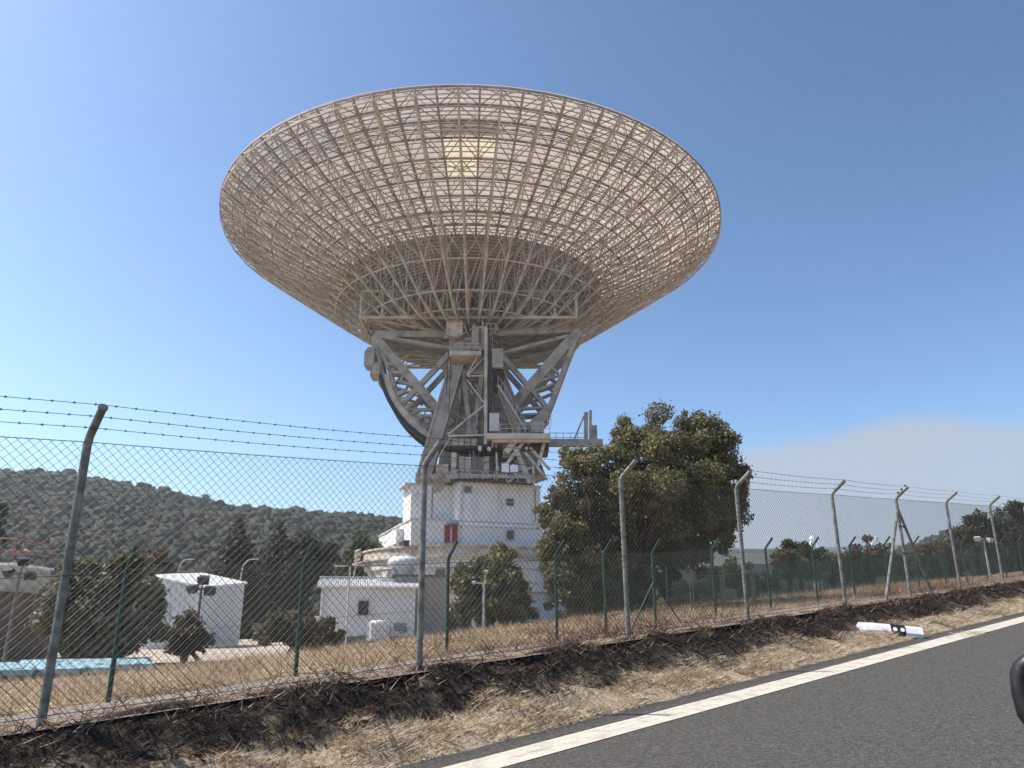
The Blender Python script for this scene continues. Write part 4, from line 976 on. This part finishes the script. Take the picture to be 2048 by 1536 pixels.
def bank():
    s = -3+31*random.random()**1.4; return random.uniform(5.5, 6.15), s
blades('burnt_grass', 7000, bank, .12, .6, .004, M['char'], 'charred black grass stems on the burnt bank')
blades('bank_straw', 2600, bank, .12, .5, .0035, M['twig'], 'scattered brown stems on the burnt bank')
def field():
    while True:
        p = 12.0+22*random.random()**1.8; s = random.uniform(-4, 46); q = ps(p, s)
        if (q.y > 25 and q.x < -7-max(0, 28-q.y)*.8) or (q.y > 36 and q.x < -3.5): continue
        if noise.noise(Vector((q.x*.5, q.y*.5, 1))) > -.3: return p, s
zfield = lambda p, s: zf(p, s)
blades('field_grass', 52000, field, .22, 1.0, .007, M['straw'], 'golden dry grass growing behind the green fence', zfield)
blades('pale_field_grass', 16000, field, .26, 1.1, .006, M['straw2'], 'pale dry grass tufts behind the green fence', zfield)
def edge():
    s = random.uniform(-3, 30); return random.choice((6.05, 6.2, 11.9, 12.1))+random.uniform(-.12, .12), s
blades('path_edge_grass', 3500, edge, .12, .9, .004, M['straw'], 'dry grass along both edges of the concrete path', zv)
def bramble(name, spots, n, size, mt, lab, down=.0, r=.0035):
    b = MB()
    for _ in range(n):
        p, s = spots(); z = zv(p, s) if p < 7 else zf(p, s); q = ps(p, s, z); a = random.uniform(0, 2*math.pi)
        v = Vector((math.cos(a), math.sin(a), random.uniform(.3, 1.4)-down*2)).normalized(); pts_ = [q]; L_ = size*random.uniform(.4, 1.3)
        for k in range(4):
            v = (v+Vector((random.uniform(-.5, .5), random.uniform(-.5, .5), random.uniform(-.5, .25)-down*.3))).normalized(); q = q+v*L_/4; q.z = max(q.z, zv(q.x*NV.x+q.y*NV.y, q.x*U.x+q.y*U.y)+.005); pts_.append(q.copy())
        b.tube(pts_, [r, r*.9, r*.7, r*.5, r*.3], 3, False)
        for k in range(2):
            j = random.randint(1, 3); v2 = Vector((random.uniform(-1, 1), random.uniform(-1, 1), random.uniform(-.2, .9))).normalized()*L_*.3; b.tube([pts_[j], pts_[j]+v2*.5+Vector((0, 0, .01)), pts_[j]+v2], [r*.5, r*.4, r*.2], 3, False)
    return b.obj(name, mt, kind='stuff', label=lab, cat='brambles')
bramble('fence_brambles', lambda: (6.25+random.uniform(-.2, .25), -3+random.random()**.9*8), 300, .36, M['twig'], 'brown dead brambles tangled at the foot of the road fence on the left')
bramble('fence_weeds', lambda: (6.3+random.uniform(-.15, .9), random.gauss(8.0, 1.3)), 420, .48, M['twig'], 'brown dead weeds around the third tall fence post')
bramble('bank_brambles', lambda: (random.uniform(5.65, 6.15), -3+random.random()*30), 520, .30, M['twig'], 'thin brown dead stems hanging over the burnt bank', .25)
bramble('far_weeds', lambda: (12.4+random.random()*4, random.uniform(9, 40)), 900, .6, M['twig'], 'brown dead weeds growing around the green fence', 0, .005)
bramble('right_weeds', lambda: (6.4+random.random()*1.2, random.gauss(20, 2.2)), 300, .42, M['twig'], 'reddish dead weeds behind the far tall fence posts')
# single pale dead branches on the bank
labs = ['forked pale dead branch hanging down the bank below the leftmost post', 'long pale curved branch on the bank between the first two tall posts', 'pale branching roots over the bank left of the second tall post', 'thin straight pale stick lying right of the second tall post', 'pale twig pair near the bottom of the bank below the second tall post', 'pale curved stick on the bank right of the third tall post', 'small pale forked twig on the bank left of the fallen marker post', 'pale dead stem hanging from the path edge between the first two tall posts']
RP = [(460, 1440, 580, 1478), (515, 1385, 585, 1480), (680, 1345, 770, 1390), (1025, 1347, 1105, 1378), (800, 1430, 838, 1392), (1240, 1293, 1305, 1318), (1395, 1300, 1410, 1326), (560, 1392, 600, 1440)]
for i, (xa, ya, xb, yb) in enumerate(RP):
    def hit(x, y):
        for k in range(200):
            p = 6.2-k*.006; v = onp(x, y, p)
            if v.z <= zv(p, v.x*U.x+v.y*U.y)+.03: return v
        return onp(x, y, 5.4)
    a = hit(xa, ya); e = hit(xb, yb); o = thing('dead_branch', a, labs[i], 'branch', 'pale dead branches on the bank'); b = MB()
    pts_ = [a.lerp(e, t/5)-a+Vector((random.uniform(-.04, .04), random.uniform(-.04, .04), .02+random.uniform(0, .05)))*(0 < t < 5) for t in range(6)]
    b.tube(pts_, [.009, .008, .008, .007, .006, .003], 5); b.obj('stem', M['root'], o); b = MB()
    for j in (1, 2, 3, 4):
        v = Vector((random.uniform(-1, 1), random.uniform(-1, 1), random.uniform(-.4, .6))).normalized()*random.uniform(.06, .2); b.tube([pts_[j], pts_[j]+v*.5+Vector((0, 0, .02)), pts_[j]+v], [.005, .004, .002], 4)
    b.obj('twigs', M['root'], o)
b = MB()
for i in range(420):
    p, s = (verge() if i % 3 else bank()); q = ps(p, s, zv(p, s)); r = random.uniform(.005, .016)
    vs = [(q+Vector((r*random.uniform(.7, 1.3)*x, r*random.uniform(.7, 1.3)*y, r*.8*z))) for x, y, z in ((1, 0, 0), (-1, 0, 0), (0, 1, 0), (0, -1, 0), (0, 0, 1), (0, 0, -1))]
    b.add(vs, [(0, 2, 4), (2, 1, 4), (1, 3, 4), (3, 0, 4), (2, 0, 5), (1, 2, 5), (3, 1, 5), (0, 3, 5)])
for i in range(1500):
    p, s = bank(); q = ps(p, s, zv(p, s)); r = random.uniform(.006, .03)**1.0
    b2 = [(q+Vector((r*random.uniform(.6, 1.4)*x, r*random.uniform(.6, 1.4)*y, r*.8*z))) for x, y, z in ((1, 0, 0), (-1, 0, 0), (0, 1, 0), (0, -1, 0), (0, 0, 1), (0, 0, -1))]
    if i == 0: cl = MB()
    cl.add(b2, [(0, 2, 4), (2, 1, 4), (1, 3, 4), (3, 0, 4), (2, 0, 5), (1, 2, 5), (3, 1, 5), (0, 3, 5)])
cl.obj('soil_clods', M['twig'], kind='stuff', label='dark crumbly soil clods on the burnt bank', cat='soil')
b.obj('verge_stones', M['stone'], kind='stuff', label='small pale stones scattered over verge and bank', cat='stones')
# straw clump on the road line
b = MB(); q0 = onp(1932, 1272, 4.5); s0 = q0.x*U.x+q0.y*U.y
for i in range(70):
    q = ps(4.42+random.gauss(0, .10), s0+random.gauss(0, .22)); q.z = zg(q.x, q.y)+.015; a = random.uniform(0, 6.28); L_ = random.uniform(.05, .16); b.beam(q, q+Vector((math.cos(a)*L_, math.sin(a)*L_, random.uniform(0, .03))), .006, .003)
b.obj('loose_straw', M['straw2'], kind='stuff', label='loose straw blown onto the white road line', cat='straw')

# ------------------------------------------------------------------ fallen delineator post
A = onp(1845, 1272, 4.9); A.z = zg(A.x, A.y)+.06
sA = A.x*U.x+A.y*U.y
B = onp(1712, 1256, 5.7)
ax = (B-A); Ld = ax.length; ax.normalize(); yy = Vector((0, 0, 1)).cross(ax).normalized(); zz = ax.cross(yy)
tilt = Matrix.Rotation(math.radians(-42), 3, ax) ; yy = tilt @ yy; zz = tilt @ zz
dl = thing('fallen_marker_post', A, 'fallen white road marker post with black band lying across the verge edge', 'marker post')
def dp(t, y, z): return ax*(t*Ld)+yy*y+zz*z
b = MB(); pr = [(-.10, .0), (-.08, .07), (0, .09), (.08, .07), (.10, .0)]; n_ = 16; vs = []
for i in range(n_+1):
    t = i/n_; cut = 1.0
    for y, z in pr: vs.append(dp(t-(.05*(abs(y)/.10) if i == n_ else 0), y*(1+max(0, t-.7)*.5), z*(1-max(0, t-.75)*1.6)))
    for y, z in pr: vs.append(dp(t-(.05*(abs(y)/.10) if i == n_ else 0), y*.9*(1+max(0, t-.7)*.5), z*.9*(1-max(0, t-.75)*1.6)-.006))
m_ = len(pr); fs = []
for i in range(n_):
    o_ = i*2*m_
    for k in range(m_-1): fs += [(o_+k, o_+k+1, o_+2*m_+k+1, o_+2*m_+k), (o_+m_+k+1, o_+m_+k, o_+3*m_+k, o_+3*m_+k+1)]
    fs += [(o_, o_+2*m_, o_+3*m_, o_+m_), (o_+m_-1, o_+2*m_-1, o_+4*m_-1, o_+3*m_-1)]
for o_ in (0, n_*2*m_):
    for k in range(m_-1): fs.append((o_+k, o_+k+1, o_+m_+k+1, o_+m_+k))
b.add(vs, fs); b.obj('shell', M['whiteplastic'], dl)
b = MB(); b.add([dp(t, y*1.02, z+.004) for t in (.26, .48) for y, z in pr], [(k, k+1, m_+k+1, m_+k) for k in range(m_-1)]); b.obj('black_band', M['blackfilm'], dl)
for t in (.31, .42):
    b = MB(); c_ = [dp(t+.034*math.cos(a)*1.0, .036*math.sin(a)+.041, .096-abs(.036*math.sin(a)+.041)*.25+.004) for a in np.linspace(0, 2*math.pi, 20, endpoint=False)]
    b.add(c_, [tuple(range(20))]); b.obj('reflector_disc', M['whiteplastic'], dl)

# ------------------------------------------------------------------ the car the picture is taken from: near side with its mirror
car = thing('car', ps(0, 0, 0), 'black door mirror of a car at the right edge of the road', 'car')
def cb(name, p0, p1, s0, s1, z0, z1, mt, parent=car):
    b = MB(); vs = [ps(p, s, z) for z in (z0, z1) for s in (s0, s1) for p in (p0, p1)]
    b.add(vs, [(0, 1, 3, 2), (4, 6, 7, 5), (0, 4, 5, 1), (2, 3, 7, 6), (0, 2, 6, 4), (1, 5, 7, 3)]); return b.obj(name, mt, parent)
cb('door', .06, .14, -.75, .95, .32, .88, M['black']); cb('wing', .0, .13, 1.0, 2.4, .45, .84, M['black']); cb('sill', .05, .16, -.8, 1.0, .2, .30, M['black'])
b = MB(); b.lathe([(0, -.1), (.2, -.1), (.31, -.08), (.32, .08), (.2, .1), (0, .1)], 24); me = b.mesh('tyre'); o = new_obj('wheel', me, M['black'], car); o.matrix_local = Matrix.Translation(ps(.0, 1.75, .36)) @ Matrix.Rotation(math.atan2(NV.y, NV.x), 4, 'Z') @ Matrix.Rotation(math.pi/2, 4, 'Y')
mc = aty(2163, 1384, 1.5)
mb = MB(); nq = 20; vs = []
dirv = -U; side = NV
for j, (off, sc_) in enumerate(((.004, .74), (-.004, .80), (.0, .95), (.012, 1.0), (.05, .97), (.09, .82), (.115, .5), (.12, .02))):
    for k in range(nq):
        a = 2*math.pi*k/nq; ca, sa = math.cos(a), math.sin(a); e = .62
        x = math.copysign(abs(ca)**e, ca)*.118*sc_; z = math.copysign(abs(sa)**e, sa)*.081*sc_; z -= .012*x/.118
        vs.append(mc+side*x+Vector((0, 0, z))+U*off)
mb.add(vs, [(j*nq+k, j*nq+(k+1) % nq, (j+1)*nq+(k+1) % nq, (j+1)*nq+k) for j in range(7) for k in range(nq)])
mb.obj('mirror_housing', M['black'], car, smooth=True)
M['mirror'] = mat('mirror_glass', [(.6, .62, .64), (.65, .67, .69)], 2, .03, metal=1.0)
mg = MB(); mg.add([v+U*.004 for v in vs[:nq]], [tuple(range(nq))]); mg.obj('mirror_glass', M['mirror'], car)
b = MB(); b.tube([mc-side*.09+U*.05-Vector((0, 0, .05)), ps(.13, 1.5, .86)], [.03, .025], 8); b.obj('mirror_stalk', M['black'], car)

# ------------------------------------------------------------------ haze: a closed box of pale air round everything
HAZE = 0.0003
hm = bpy.data.materials.new('haze'); hm.use_nodes = True; t = hm.node_tree; t.nodes.clear()
ho = t.nodes.new('ShaderNodeOutputMaterial'); pv = t.nodes.new('ShaderNodeVolumePrincipled'); pv.inputs['Color'].default_value = (.86, .92, 1.0, 1); pv.inputs['Density'].default_value = HAZE; pv.inputs['Anisotropy'].default_value = .3
t.links.new(pv.outputs[0], ho.inputs['Volume'])
b = MB(); zlo = min(v[2] for v in vs_)-1.0
b.box((0, 600, (zlo+185)/2), (9400, 9400, 185-zlo)); b.obj('haze', hm, kind='stuff')

# put each root at the foot of its first part, leaving the parts where they stand
for root, at in ((ff, ps(6.3, SF[0], zf(6.3, SF[0]))), (gf, ps(12.2, SG[0], zf(12.2, SG[0]))), (nf, ps(PN, SN[0], zf(PN, SN[0])))):
    for ch in root.children: ch.location = ch.location-at
    root.location = at
